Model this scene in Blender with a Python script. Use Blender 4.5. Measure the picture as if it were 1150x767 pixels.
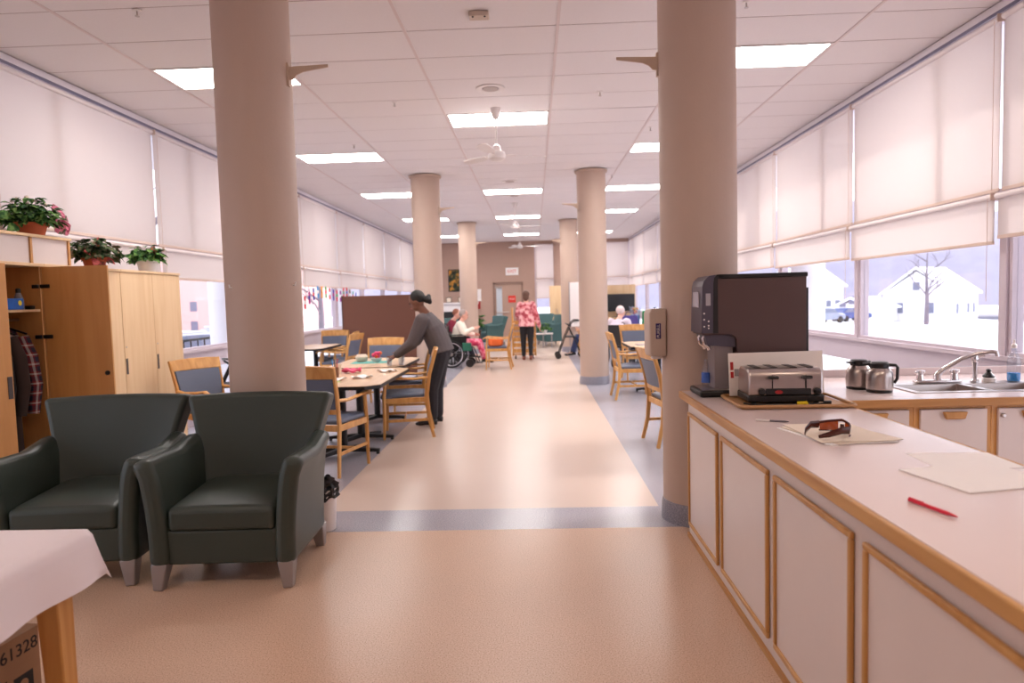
import bpy, bmesh, math, random
from mathutils import Vector, Matrix
random.seed(7)
R = math.radians
PI = math.pi
scene = bpy.context.scene
for o in list(bpy.data.objects):
    bpy.data.objects.remove(o, do_unlink=True)
COL = scene.collection

# ------------------------------------------------------------------ camera
CAM_F = 759.084 / 1150 * 36.0
CAM_PITCH, CAM_YAW, CAM_ROLL = -0.062994, -0.034109, -0.027263
cam_data = bpy.data.cameras.new('camera')
cam_data.sensor_width = 36.0
cam_data.lens = CAM_F
cam_data.clip_start = 0.05
cam_data.clip_end = 600
cam_data.dof.use_dof = True
cam_data.dof.focus_distance = 3.9
cam_data.dof.aperture_fstop = 2.2
cam = bpy.data.objects.new('camera', cam_data)
COL.objects.link(cam)
_f = Vector((math.sin(CAM_YAW) * math.cos(CAM_PITCH), math.cos(CAM_YAW) * math.cos(CAM_PITCH), math.sin(CAM_PITCH)))
_r = Vector((math.cos(CAM_YAW), -math.sin(CAM_YAW), 0))
_u = _r.cross(_f)
_r2 = math.cos(CAM_ROLL) * _r + math.sin(CAM_ROLL) * _u
_u2 = -math.sin(CAM_ROLL) * _r + math.cos(CAM_ROLL) * _u
m3 = Matrix((_r2, _u2, -_f)).transposed()
cam.matrix_world = Matrix.Translation((0, 0, 1.5)) @ m3.to_4x4()
scene.camera = cam

# ------------------------------------------------------------------ world, sun, exposure
world = bpy.data.worlds.new('winter_sky')
scene.world = world
world.use_nodes = True
wn = world.node_tree
bg = wn.nodes['Background']
bg.inputs['Color'].default_value = (0.93, 0.93, 1.0, 1)
bg.inputs['Strength'].default_value = 1.6
sun_d = bpy.data.lights.new('sun', 'SUN')
sun_d.energy = 2.1
sun_d.angle = R(4)
sun_d.color = (1.0, 0.93, 0.86)
sun = bpy.data.objects.new('sun', sun_d)
COL.objects.link(sun)
sun.rotation_euler = Vector((-0.80, -0.30, -0.42)).to_track_quat('-Z', 'Y').to_euler()
scene.view_settings.view_transform = 'Standard'
scene.view_settings.look = 'None'
scene.view_settings.gamma = 1.0
scene.view_settings.use_curve_mapping = False
scene.view_settings.exposure = 0.5
LAMP = 18.0

# ------------------------------------------------------------------ materials
MATS = {}

def s2l(c):
    return tuple((x / 12.92 if x <= 0.04045 else ((x + 0.055) / 1.055) ** 2.4) for x in c)

def rgb(r, g, b):
    return s2l((r / 255, g / 255, b / 255))

def mat(name, color, rough=0.5, metal=0.0, var=0.06, scale=8.0, bump=0.0, bscale=60.0, spec=0.5,
        emit=None, estr=0.0, stretch=(1, 1, 1), coat=0.0, alpha=None):
    if name in MATS:
        return MATS[name]
    m = bpy.data.materials.new(name)
    m.use_nodes = True
    nt = m.node_tree
    p = nt.nodes['Principled BSDF']
    tc = nt.nodes.new('ShaderNodeTexCoord')
    mp = nt.nodes.new('ShaderNodeMapping')
    mp.inputs['Scale'].default_value = stretch
    nt.links.new(tc.outputs['Object'], mp.inputs['Vector'])
    nz = nt.nodes.new('ShaderNodeTexNoise')
    nz.inputs['Scale'].default_value = scale
    nz.inputs['Detail'].default_value = 4
    nt.links.new(mp.outputs['Vector'], nz.inputs['Vector'])
    mx = nt.nodes.new('ShaderNodeMix')
    mx.data_type = 'RGBA'
    c = Vector(color)
    mx.inputs[6].default_value = (*(c * (1 - var)), 1)
    mx.inputs[7].default_value = (*[min(1, v) for v in c * (1 + var)], 1)
    nt.links.new(nz.outputs['Fac'], mx.inputs[0])
    nt.links.new(mx.outputs[2], p.inputs['Base Color'])
    p.inputs['Roughness'].default_value = rough
    p.inputs['Metallic'].default_value = metal
    p.inputs['Specular IOR Level'].default_value = spec
    p.inputs['Coat Weight'].default_value = coat
    if bump:
        nb = nt.nodes.new('ShaderNodeTexNoise')
        nb.inputs['Scale'].default_value = bscale
        nb.inputs['Detail'].default_value = 3
        nt.links.new(mp.outputs['Vector'], nb.inputs['Vector'])
        bp = nt.nodes.new('ShaderNodeBump')
        bp.inputs['Strength'].default_value = bump
        bp.inputs['Distance'].default_value = 0.01
        nt.links.new(nb.outputs['Fac'], bp.inputs['Height'])
        nt.links.new(bp.outputs['Normal'], p.inputs['Normal'])
    if emit:
        p.inputs['Emission Color'].default_value = (*emit, 1)
        p.inputs['Emission Strength'].default_value = estr
    MATS[name] = m
    return m

def wood(name, c1, c2, rough=0.4, axis=2, scale=14.0):
    if name in MATS:
        return MATS[name]
    m = bpy.data.materials.new(name)
    m.use_nodes = True
    nt = m.node_tree
    p = nt.nodes['Principled BSDF']
    tc = nt.nodes.new('ShaderNodeTexCoord')
    mp = nt.nodes.new('ShaderNodeMapping')
    s = [1, 1, 1]
    s[axis] = 0.08
    mp.inputs['Scale'].default_value = s
    nt.links.new(tc.outputs['Object'], mp.inputs['Vector'])
    nz = nt.nodes.new('ShaderNodeTexNoise')
    nz.inputs['Scale'].default_value = scale
    nz.inputs['Detail'].default_value = 6
    nz.inputs['Distortion'].default_value = 0.6
    nt.links.new(mp.outputs['Vector'], nz.inputs['Vector'])
    rp = nt.nodes.new('ShaderNodeValToRGB')
    rp.color_ramp.elements[0].position = 0.35
    rp.color_ramp.elements[0].color = (*c1, 1)
    rp.color_ramp.elements[1].position = 0.65
    rp.color_ramp.elements[1].color = (*c2, 1)
    nt.links.new(nz.outputs['Fac'], rp.inputs[0])
    nt.links.new(rp.outputs[0], p.inputs['Base Color'])
    p.inputs['Roughness'].default_value = rough
    MATS[name] = m
    return m

def speckle(name, base, dark, light, rough, scale=160.0, spec=0.5):
    m = bpy.data.materials.new(name)
    m.use_nodes = True
    nt = m.node_tree
    p = nt.nodes['Principled BSDF']
    tc = nt.nodes.new('ShaderNodeTexCoord')
    n1 = nt.nodes.new('ShaderNodeTexNoise')
    n1.inputs['Scale'].default_value = scale
    n1.inputs['Detail'].default_value = 2
    n2 = nt.nodes.new('ShaderNodeTexNoise')
    n2.inputs['Scale'].default_value = 1.3
    n2.inputs['Detail'].default_value = 3
    nt.links.new(tc.outputs['Object'], n1.inputs['Vector'])
    nt.links.new(tc.outputs['Object'], n2.inputs['Vector'])
    rp = nt.nodes.new('ShaderNodeValToRGB')
    e = rp.color_ramp.elements
    e[0].position = 0.36; e[0].color = (*dark, 1)
    e[1].position = 0.66; e[1].color = (*light, 1)
    k = e.new(0.45); k.color = (*base, 1)
    k = e.new(0.57); k.color = (*base, 1)
    nt.links.new(n1.outputs['Fac'], rp.inputs[0])
    mx = nt.nodes.new('ShaderNodeMix'); mx.data_type = 'RGBA'; mx.blend_type = 'MULTIPLY'
    mx.inputs[0].default_value = 0.25
    nt.links.new(rp.outputs[0], mx.inputs[6])
    r2 = nt.nodes.new('ShaderNodeValToRGB')
    r2.color_ramp.elements[0].position = 0.3; r2.color_ramp.elements[0].color = (.75, .75, .75, 1)
    r2.color_ramp.elements[1].position = 0.7; r2.color_ramp.elements[1].color = (1, 1, 1, 1)
    nt.links.new(n2.outputs['Fac'], r2.inputs[0])
    nt.links.new(r2.outputs[0], mx.inputs[7])
    nt.links.new(mx.outputs[2], p.inputs['Base Color'])
    rr = nt.nodes.new('ShaderNodeMapRange')
    rr.inputs['To Min'].default_value = rough * 0.8
    rr.inputs['To Max'].default_value = rough * 1.3
    nt.links.new(n2.outputs['Fac'], rr.inputs['Value'])
    nt.links.new(rr.outputs[0], p.inputs['Roughness'])
    p.inputs['Specular IOR Level'].default_value = spec
    MATS[name] = m
    return m

def glass_mat(name, tint=(1, 1, 1), gloss=0.06):
    m = bpy.data.materials.new(name)
    m.use_nodes = True
    nt = m.node_tree
    nt.nodes.remove(nt.nodes['Principled BSDF'])
    out = nt.nodes['Material Output']
    tr = nt.nodes.new('ShaderNodeBsdfTransparent'); tr.inputs[0].default_value = (*tint, 1)
    gl = nt.nodes.new('ShaderNodeBsdfGlossy'); gl.inputs['Roughness'].default_value = 0.03
    mx = nt.nodes.new('ShaderNodeMixShader'); mx.inputs[0].default_value = gloss
    nt.links.new(tr.outputs[0], mx.inputs[1]); nt.links.new(gl.outputs[0], mx.inputs[2])
    nt.links.new(mx.outputs[0], out.inputs[0])
    MATS[name] = m
    return m

def shade_mat(name, col, openness):
    m = bpy.data.materials.new(name)
    m.use_nodes = True
    nt = m.node_tree
    nt.nodes.remove(nt.nodes['Principled BSDF'])
    out = nt.nodes['Material Output']
    tc = nt.nodes.new('ShaderNodeTexCoord')
    wv = nt.nodes.new('ShaderNodeTexNoise'); wv.inputs['Scale'].default_value = 220
    nt.links.new(tc.outputs['Object'], wv.inputs['Vector'])
    cm = nt.nodes.new('ShaderNodeMix'); cm.data_type = 'RGBA'
    cm.inputs[6].default_value = (*[c * .96 for c in col], 1); cm.inputs[7].default_value = (*col, 1)
    nt.links.new(wv.outputs['Fac'], cm.inputs[0])
    df = nt.nodes.new('ShaderNodeBsdfDiffuse'); nt.links.new(cm.outputs[2], df.inputs[0])
    tl = nt.nodes.new('ShaderNodeBsdfTranslucent'); nt.links.new(cm.outputs[2], tl.inputs[0])
    a = nt.nodes.new('ShaderNodeMixShader'); a.inputs[0].default_value = 0.55
    nt.links.new(df.outputs[0], a.inputs[1]); nt.links.new(tl.outputs[0], a.inputs[2])
    tr = nt.nodes.new('ShaderNodeBsdfTransparent')
    b = nt.nodes.new('ShaderNodeMixShader'); b.inputs[0].default_value = openness
    nt.links.new(a.outputs[0], b.inputs[1]); nt.links.new(tr.outputs[0], b.inputs[2])
    nt.links.new(b.outputs[0], out.inputs[0])
    MATS[name] = m
    return m

def plaid_mat(name):
    m = bpy.data.materials.new(name)
    m.use_nodes = True
    nt = m.node_tree
    p = nt.nodes['Principled BSDF']
    tc = nt.nodes.new('ShaderNodeTexCoord')
    cols = []
    for ax in ('Y', 'Z'):
        w = nt.nodes.new('ShaderNodeTexWave'); w.bands_direction = ax; w.inputs['Scale'].default_value = 4.2
        w.inputs['Distortion'].default_value = 0.5
        nt.links.new(tc.outputs['Object'], w.inputs['Vector'])
        r = nt.nodes.new('ShaderNodeValToRGB'); r.color_ramp.interpolation = 'CONSTANT'
        e = r.color_ramp.elements
        e[0].position = 0; e[0].color = (0.02, 0.02, 0.04, 1)
        e[1].position = 0.5; e[1].color = (0.2, 0.02, 0.02, 1)
        k = e.new(0.93); k.color = (0.5, 0.42, 0.38, 1)
        nt.links.new(w.outputs['Fac'], r.inputs[0]); cols.append(r)
    mx = nt.nodes.new('ShaderNodeMix'); mx.data_type = 'RGBA'; mx.inputs[0].default_value = 0.5
    nt.links.new(cols[0].outputs[0], mx.inputs[6]); nt.links.new(cols[1].outputs[0], mx.inputs[7])
    nt.links.new(mx.outputs[2], p.inputs['Base Color'])
    p.inputs['Roughness'].default_value = 0.95
    MATS[name] = m
    return m

def spots_mat(name, a, b, c, scale):
    m = bpy.data.materials.new(name)
    m.use_nodes = True
    nt = m.node_tree
    p = nt.nodes['Principled BSDF']
    tc = nt.nodes.new('ShaderNodeTexCoord')
    n = nt.nodes.new('ShaderNodeTexNoise'); n.inputs['Scale'].default_value = scale; n.inputs['Detail'].default_value = 2
    nt.links.new(tc.outputs['Object'], n.inputs['Vector'])
    r = nt.nodes.new('ShaderNodeValToRGB')
    e = r.color_ramp.elements
    e[0].position = 0.38; e[0].color = (*a, 1)
    e[1].position = 0.62; e[1].color = (*c, 1)
    k = e.new(0.5); k.color = (*b, 1)
    nt.links.new(n.outputs['Fac'], r.inputs[0]); nt.links.new(r.outputs[0], p.inputs['Base Color'])
    p.inputs['Roughness'].default_value = 0.85
    MATS[name] = m
    return m

# ------------------------------------------------------------------ mesh helpers
class B:
    def __init__(s):
        s.bm = bmesh.new()

    def box(s, x0, x1, y0, y1, z0, z1, M=None):
        v = [s.bm.verts.new((x, y, z)) for z in (z0, z1) for y in (y0, y1) for x in (x0, x1)]
        if M is not None:
            for q in v: q.co = M @ q.co
        for f in ((0, 2, 3, 1), (4, 5, 7, 6), (0, 1, 5, 4), (2, 6, 7, 3), (0, 4, 6, 2), (1, 3, 7, 5)):
            s.bm.faces.new([v[i] for i in f])
        return s

    def cbox(s, c, d, rot=None):
        M = Matrix.Translation(c)
        if rot: M = M @ (Matrix.Rotation(rot[2], 4, 'Z') @ Matrix.Rotation(rot[1], 4, 'Y') @ Matrix.Rotation(rot[0], 4, 'X'))
        return s.box(-d[0] / 2, d[0] / 2, -d[1] / 2, d[1] / 2, -d[2] / 2, d[2] / 2, M)

    def bar(s, p0, p1, w, h, side=None, w1=None, h1=None):
        """rectangular bar from p0 to p1 (w across 'side', h across the other), may taper"""
        p0, p1 = Vector(p0), Vector(p1)
        d = (p1 - p0).normalized()
        sd = Vector(side) if side else (Vector((1, 0, 0)) if abs(d.x) < 0.9 else Vector((0, 1, 0)))
        sd = (sd - d * sd.dot(d)).normalized()
        up = d.cross(sd)
        w1 = w if w1 is None else w1
        h1 = h if h1 is None else h1
        rings = []
        for p, a, b in ((p0, w, h), (p1, w1, h1)):
            rings.append([s.bm.verts.new(p + sd * (sx * a / 2) + up * (sy * b / 2)) for sx, sy in ((-1, -1), (1, -1), (1, 1), (-1, 1))])
        s._skin(rings, True)
        return s

    def _skin(s, rings, cap):
        for a, b in zip(rings, rings[1:]):
            n = len(a)
            for i in range(n):
                s.bm.faces.new((a[i], a[(i + 1) % n], b[(i + 1) % n], b[i]))
        if cap:
            s.bm.faces.new(list(reversed(rings[0])))
            s.bm.faces.new(rings[-1])

    def tube(s, pts, r, seg=8, cap=True, side=None, closed=False):
        pts = [Vector(p) for p in pts]
        n = len(pts)
        if not isinstance(r, (list, tuple)): r = [r] * n
        r = [(q if isinstance(q, (list, tuple)) else (q, q)) for q in r]
        def tan(i):
            if closed: return (pts[(i + 1) % n] - pts[i - 1]).normalized()
            a = pts[max(0, i - 1)]; b = pts[min(n - 1, i + 1)]
            return (b - a).normalized()
        t = tan(0)
        sd = Vector(side) if side else (Vector((1, 0, 0)) if abs(t.x) < 0.8 else Vector((0, 1, 0)))
        rings = []
        for i in range(n):
            t = tan(i)
            sd = (sd - t * sd.dot(t)).normalized()
            up = t.cross(sd)
            rings.append([s.bm.verts.new(pts[i] + sd * (math.cos(2 * PI * k / seg) * r[i][0]) + up * (math.sin(2 * PI * k / seg) * r[i][1])) for k in range(seg)])
        if closed:
            s._skin(rings + [rings[0]], False)
        else:
            s._skin(rings, cap)
        return s

    def capsule(s, p0, p1, r0, r1=None, seg=10, side=None, flat=1.0):
        p0, p1 = Vector(p0), Vector(p1)
        r1 = r0 if r1 is None else r1
        d = (p1 - p0)
        d = d.normalized() if d.length > 1e-6 else Vector((0, 0, 1))
        pts, rs = [], []
        for a in (88, 65, 40, 18, 0):
            pts.append(p0 - d * r0 * math.sin(R(a))); rs.append(r0 * math.cos(R(a)))
        for a in (0, 18, 40, 65, 88):
            pts.append(p1 + d * r1 * math.sin(R(a))); rs.append(r1 * math.cos(R(a)))
        return s.tube(pts, [(q, q * flat) for q in rs], seg, True, side)

    def lathe(s, prof, seg=24, c=(0, 0, 0), M=None):
        rings = []
        for rr, z in prof:
            rings.append([s.bm.verts.new((c[0] + max(rr, 1e-4) * math.cos(2 * PI * k / seg), c[1] + max(rr, 1e-4) * math.sin(2 * PI * k / seg), c[2] + z)) for k in range(seg)])
        if M is not None:
            for g in rings:
                for v in g: v.co = M @ v.co
        s._skin(rings, True)
        return s

    def prism(s, poly, h0, h1, axis='z', M=None):
        """extrude a polygon; axis z: (x,y), axis y: (x,z), axis x: (y,z)"""
        def P(a, b, h):
            return {'z': (a, b, h), 'y': (a, h, b), 'x': (h, a, b)}[axis]
        r0 = [s.bm.verts.new(P(a, b, h0)) for a, b in poly]
        r1 = [s.bm.verts.new(P(a, b, h1)) for a, b in poly]
        if M is not None:
            for v in r0 + r1: v.co = M @ v.co
        s._skin([r0, r1], True)
        return s

    def ell(s, c, r, seg=12, rings=8, M=None):
        if not isinstance(r, (list, tuple)): r = (r, r, r)
        gs = []
        for j in range(rings + 1):
            a = -PI / 2 + PI * (j + 0.02) / (rings + 0.04)
            gs.append([s.bm.verts.new((r[0] * math.cos(a) * math.cos(2 * PI * k / seg), r[1] * math.cos(a) * math.sin(2 * PI * k / seg), r[2] * math.sin(a))) for k in range(seg)])
        T = Matrix.Translation(c)
        if M is not None: T = T @ M.to_4x4()
        for g in gs:
            for v in g: v.co = T @ v.co
        s._skin(gs, True)
        return s

    def grid(s, fn, nu, nv):
        vs = [[s.bm.verts.new(fn(i / nu, j / nv)) for j in range(nv + 1)] for i in range(nu + 1)]
        for i in range(nu):
            for j in range(nv):
                s.bm.faces.new((vs[i][j], vs[i + 1][j], vs[i + 1][j + 1], vs[i][j + 1]))
        return s

    def sheet(s, fn, nu, nv, th):
        """thin closed sheet: fn(u,v) -> (point, normal)"""
        top, bot = [], []
        for i in range(nu + 1):
            a, b = [], []
            for j in range(nv + 1):
                p, n = fn(i / nu, j / nv)
                p, n = Vector(p), Vector(n)
                a.append(s.bm.verts.new(p + n * th / 2)); b.append(s.bm.verts.new(p - n * th / 2))
            top.append(a); bot.append(b)
        for i in range(nu):
            for j in range(nv):
                s.bm.faces.new((top[i][j], top[i + 1][j], top[i + 1][j + 1], top[i][j + 1]))
                s.bm.faces.new((bot[i][j], bot[i][j + 1], bot[i + 1][j + 1], bot[i + 1][j]))
        for i in range(nu):
            s.bm.faces.new((top[i][0], bot[i][0], bot[i + 1][0], top[i + 1][0]))
            s.bm.faces.new((top[i][nv], top[i + 1][nv], bot[i + 1][nv], bot[i][nv]))
        for j in range(nv):
            s.bm.faces.new((top[0][j], top[0][j + 1], bot[0][j + 1], bot[0][j]))
            s.bm.faces.new((top[nu][j], bot[nu][j], bot[nu][j + 1], top[nu][j + 1]))
        return s

    def build(s, name, material, parent=None, smooth=True, bevel=0.0, bseg=2, remesh=0.0, subsurf=0, loc=None, rot=None, ang=35):
        bm = s.bm
        bmesh.ops.recalc_face_normals(bm, faces=bm.faces[:])
        if smooth:
            for f in bm.faces: f.smooth = True
            for e in bm.edges:
                if len(e.link_faces) == 2 and e.calc_face_angle(0) > R(ang): e.smooth = False
        me = bpy.data.meshes.new(name)
        bm.to_mesh(me); bm.free()
        me.materials.append(material)
        o = bpy.data.objects.new(name, me)
        COL.objects.link(o)
        if parent is not None: o.parent = parent
        if loc: o.location = loc
        if rot: o.rotation_euler = rot
        if remesh:
            md = o.modifiers.new('remesh', 'REMESH'); md.mode = 'VOXEL'; md.voxel_size = remesh; md.use_smooth_shade = True
            sm = o.modifiers.new('smooth', 'SMOOTH'); sm.factor = 0.5; sm.iterations = 4
        if bevel:
            bv = o.modifiers.new('bevel', 'BEVEL'); bv.width = bevel; bv.segments = bseg; bv.limit_method = 'ANGLE'; bv.angle_limit = R(30)
            bv.harden_normals = False
        if subsurf:
            ss = o.modifiers.new('subsurf', 'SUBSURF'); ss.levels = subsurf; ss.render_levels = subsurf
        return o


def tag(o, label, cat, group=None, kind=None):
    if label: o['label'] = label
    if cat: o['category'] = cat
    if group: o['group'] = group
    if kind: o['kind'] = kind
    return o

def thing(name, label, cat, loc=(0, 0, 0), rotz=0.0, group=None):
    o = bpy.data.objects.new(name, None)
    o.empty_display_size = 0.1
    COL.objects.link(o)
    o.location = loc
    o.rotation_euler = (0, 0, rotz)
    return tag(o, label, cat, group)

def struct(o):
    o['kind'] = 'structure'
    return o

def dup(root, loc, rotz, label=None, group=None):
    r = root.copy(); COL.objects.link(r); r.location = loc; r.rotation_euler = (0, 0, rotz)
    if label: r['label'] = label
    if group: r['group'] = group
    for ch in KIDS(root):
        c = ch.copy(); COL.objects.link(c); c.parent = r
        for g in KIDS(ch):
            d = g.copy(); COL.objects.link(d); d.parent = c
    return r

def KIDS(o):
    return list(o.children)

def text_part(name, body, size, material, parent, M, extrude=0.0006, font_shear=0.0, align='CENTER'):
    cu = bpy.data.curves.new(name, 'FONT')
    cu.body = body; cu.size = size; cu.extrude = extrude; cu.align_x = align; cu.align_y = 'CENTER'; cu.shear = font_shear
    t = bpy.data.objects.new(name, cu)
    COL.objects.link(t)
    dg = bpy.context.evaluated_depsgraph_get()
    me = bpy.data.meshes.new_from_object(t.evaluated_get(dg))
    bpy.data.objects.remove(t, do_unlink=True)
    me.materials.clear(); me.materials.append(material)
    o = bpy.data.objects.new(name, me)
    COL.objects.link(o)
    if parent is not None: o.parent = parent
    o.matrix_local = M
    return o

# frame for text: facing direction n, up z
def face_frame(pos, n, up=(0, 0, 1)):
    n = Vector(n).normalized(); up = Vector(up); x = up.cross(n).normalized(); up = n.cross(x)
    M = Matrix((x, up, n)).transposed().to_4x4()
    M.translation = Vector(pos)
    return M

# ------------------------------------------------------------------ palette
M_floor = speckle('tan_speckled_vinyl', rgb(210, 176, 152), rgb(178, 140, 114), rgb(226, 198, 176), 0.30, 165, 0.4)
M_aisle = mat('lit_tan_vinyl', rgb(207, 186, 174), 0.27, var=0.02, scale=1.2, spec=0.45)  # same tan floor as the front; the aisle's brighter light is in the colour
M_grey_floor = speckle('grey_speckled_vinyl', rgb(168, 165, 176), rgb(142, 139, 152), rgb(190, 187, 197), 0.22, 130)
M_ceil = mat('ceiling_tile_white', rgb(234, 228, 228), 0.9, var=0.02, scale=40, bump=0.15, bscale=220)
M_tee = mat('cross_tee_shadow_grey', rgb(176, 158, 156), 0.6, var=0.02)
M_grid = mat('ceiling_grid_white', rgb(222, 208, 206), 0.5, var=0.02)
M_wallw = mat('wall_off_white', rgb(222, 210, 212), 0.7, var=0.02)
M_taupe = mat('taupe_wall_paint', rgb(178, 148, 134), 0.8, var=0.03)
M_frame = mat('window_frame_paint', rgb(205, 192, 200), 0.45, var=0.02)
M_band = mat('sill_band_paint', rgb(206, 194, 204), 0.5, var=0.02)
M_glass = glass_mat('window_glass', (0.97, 0.98, 1.0), 0.05)
M_shade = shade_mat('screen_shade_fabric', rgb(233, 223, 219), 0.10)
M_hem = mat('shade_hem_beige', rgb(214, 190, 176), 0.6, var=0.02)
M_roller = mat('roller_cover_white', rgb(232, 222, 222), 0.5, var=0.02)
M_column = mat('column_paint', rgb(190, 166, 151), 0.6, var=0.03, scale=3, bump=0.05)
M_cove = speckle('cove_base_grey', rgb(140, 138, 150), rgb(118, 116, 128), rgb(165, 163, 172), 0.4, 130)
M_lamp = mat('lamp_diffuser', (1, 1, 1), 0.5, var=0.0, emit=(1.0, 0.95, 0.91), estr=LAMP)
M_warm = mat('warm_lamp_diffuser', (1, 1, 1), 0.5, var=0.0, emit=(1.0, 0.80, 0.62), estr=7.5)
M_white = mat('white_plastic', rgb(235, 228, 226), 0.35, var=0.02)
M_black = mat('black_plastic', rgb(22, 20, 22), 0.4, var=0.05)
M_blackm = mat('black_metal', rgb(26, 24, 26), 0.45, var=0.05, metal=0.3)
M_oak = wood('honey_oak', rgb(196, 138, 72), rgb(220, 166, 98), 0.35)
M_maple = wood('maple_laminate', rgb(226, 190, 146), rgb(234, 202, 160), 0.45)
M_mapleo = wood('orange_maple', rgb(196, 140, 80), rgb(208, 152, 92), 0.45)
M_edge = wood('oak_edge_strip', rgb(178, 124, 66), rgb(206, 156, 96), 0.45, axis=1)
M_trimw = wood('oak_moulding', rgb(186, 132, 70), rgb(204, 152, 90), 0.4)
M_vinyl = mat('grey_blue_vinyl', rgb(96, 104, 124), 0.5, var=0.05, bump=0.08, bscale=180)
M_green = mat('dark_green_vinyl', rgb(52, 62, 56), 0.42, var=0.06, bump=0.06, bscale=300, scale=5)
M_leg = mat('brushed_aluminium', rgb(160, 154, 154), 0.45, metal=0.6, var=0.05)
M_chrome = mat('chrome', rgb(225, 222, 224), 0.12, metal=1.0, var=0.02)
M_steel = mat('brushed_steel', rgb(190, 180, 176), 0.28, metal=1.0, var=0.05, stretch=(1, 1, 20))
M_lam = mat('counter_laminate', rgb(226, 208, 206), 0.22, var=0.03, scale=3)
M_cab = mat('white_cabinet_laminate', rgb(220, 206, 202), 0.35, var=0.02)
M_cloth = mat('white_tablecloth', rgb(232, 222, 228), 0.8, var=0.02, scale=4)
M_paper = mat('white_paper', rgb(246, 241, 240), 0.7, var=0.02)
M_card = mat('manila_card', rgb(228, 212, 194), 0.6, var=0.03)
M_box = mat('cardboard', rgb(156, 118, 88), 0.85, var=0.06, stretch=(1, 1, 6))
M_boxink = mat('box_print_black', rgb(24, 20, 20), 0.7)
M_terra = mat('terracotta', rgb(190, 96, 60), 0.8, var=0.08)
M_soil = mat('soil', rgb(52, 36, 26), 0.95, var=0.2, scale=40)
M_leaf = spots_mat('foliage_green', rgb(24, 62, 26), rgb(58, 110, 44), rgb(120, 160, 84), 22)
M_leafd = spots_mat('foliage_dark', rgb(30, 52, 30), rgb(62, 96, 48), rgb(120, 104, 84), 22)
M_pinkleaf = spots_mat('pink_leaf', rgb(150, 60, 84), rgb(206, 110, 136), rgb(92, 90, 70), 16)
M_redleaf = spots_mat('red_leaf', rgb(150, 44, 44), rgb(196, 84, 80), rgb(70, 60, 44), 16)
M_stem = mat('stem_green', rgb(70, 104, 52), 0.7)
M_tabletop = wood('table_laminate', rgb(206, 172, 138), rgb(222, 190, 156), 0.3, axis=1)
M_teal = mat('teal_upholstery', rgb(72, 106, 106), 0.7, var=0.06)
M_brownp = mat('brown_partition_fabric', rgb(122, 82, 68), 0.9, var=0.04, scale=60)
M_snow = mat('snow', rgb(245, 245, 250), 0.9, var=0.03, scale=0.6)
M_ext = mat('exterior_paint', rgb(232, 230, 234), 0.8, var=0.03)
M_red = mat('red_plastic', rgb(206, 28, 40), 0.35, var=0.03)
# ================================================================== STRUCTURE
XL, XR, YB, YF, ZC = -4.35, 3.60, 25.6, -2.2, 3.65
AX, AY0 = -0.97736, 5.51235     # ceiling grid origin
# ---- floor: tan front field, grey border and stripe, tan aisle
def flat(x0, x1, y0, y1):
    return B().box(x0, x1, y0, y1, -0.06, 0.0)
floor = struct(flat(XL, XR, YF, 4.32).build('floor', M_floor, smooth=False))
AISL, AISR = -1.58, 0.85
flat(XL, XR, 4.32, 4.76).build('grey_stripe', M_grey_floor, floor, smooth=False)
flat(AISL, AISR, 4.76, YB).build('aisle_panel', M_aisle, floor, smooth=False)
flat(XL, AISL, 4.76, YB).build('grey_border', M_grey_floor, floor, smooth=False)
flat(AISR, XR, 4.76, YB).build('grey_border', M_grey_floor, floor, smooth=False)

# ---- ceiling slab, tiles, grid
ceiling = struct(B().box(XL - 0.2, XR + 0.2, YF, YB, ZC + 0.045, ZC + 0.20).build('ceiling', M_ceil, smooth=False))
B().box(XL, XR, YF, AY0 - 0.61 * 9, ZC, ZC + 0.045).build('ceiling_board', M_ceil, ceiling, smooth=False)
LIGHTS = [(-2, -8), (2, -8), (0, -8), (-2, 1), (2, 1), (0, 4), (-2, 7), (2, 7), (0, 13), (-2, 13), (2, 13), (-2, 20), (2, 19), (0, 20), (0, 28), (-2, 28), (2, 28)]
lightset = set(LIGHTS)
tile_mesh = {}
def tile_obj(w, h):
    key = (round(w, 3), round(h, 3))
    if key not in tile_mesh:
        o = B().box(-w / 2, w / 2, -h / 2, h / 2, 0, 0.014).build('ceiling_tile', M_ceil, ceiling, smooth=False)
        tile_mesh[key] = o
        return o
    o = tile_mesh[key].copy(); COL.objects.link(o); o.parent = ceiling
    return o
first = {}
for i in range(-3, 4):
    x0 = max(AX + 1.22 * i, XL); x1 = min(AX + 1.22 * (i + 1), XR)
    for k in range(-9, 33):
        if (i, k) in lightset: continue
        y0 = AY0 + 0.61 * k; y1 = min(y0 + 0.61, YB)
        if y1 - y0 < 0.1: continue
        o = tile_obj(x1 - x0 - 0.016, y1 - y0 - 0.014)
        o.location = ((x0 + x1) / 2, (y0 + y1) / 2, ZC + 0.004 + random.uniform(-0.001, 0.001))
        o.rotation_euler = (random.uniform(-.0012, .0012), 0, 0)
for i in range(-2, 4):
    x = AX + 1.22 * i
    B().box(x - 0.012, x + 0.012, AY0 - 0.61 * 9, YB, ZC - 0.003, ZC + 0.04).build('grid_runner', M_grid, ceiling, smooth=False)
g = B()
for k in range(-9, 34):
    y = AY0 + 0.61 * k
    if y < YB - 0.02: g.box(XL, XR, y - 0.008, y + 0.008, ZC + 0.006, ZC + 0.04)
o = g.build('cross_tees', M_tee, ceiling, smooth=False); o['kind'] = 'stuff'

# ---- rear wall behind the camera
struct(B().box(XL - .2, XR + .2, YF - 0.1, YF, -0.06, ZC + .2).build('wall_front', M_wallw, smooth=False))
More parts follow.
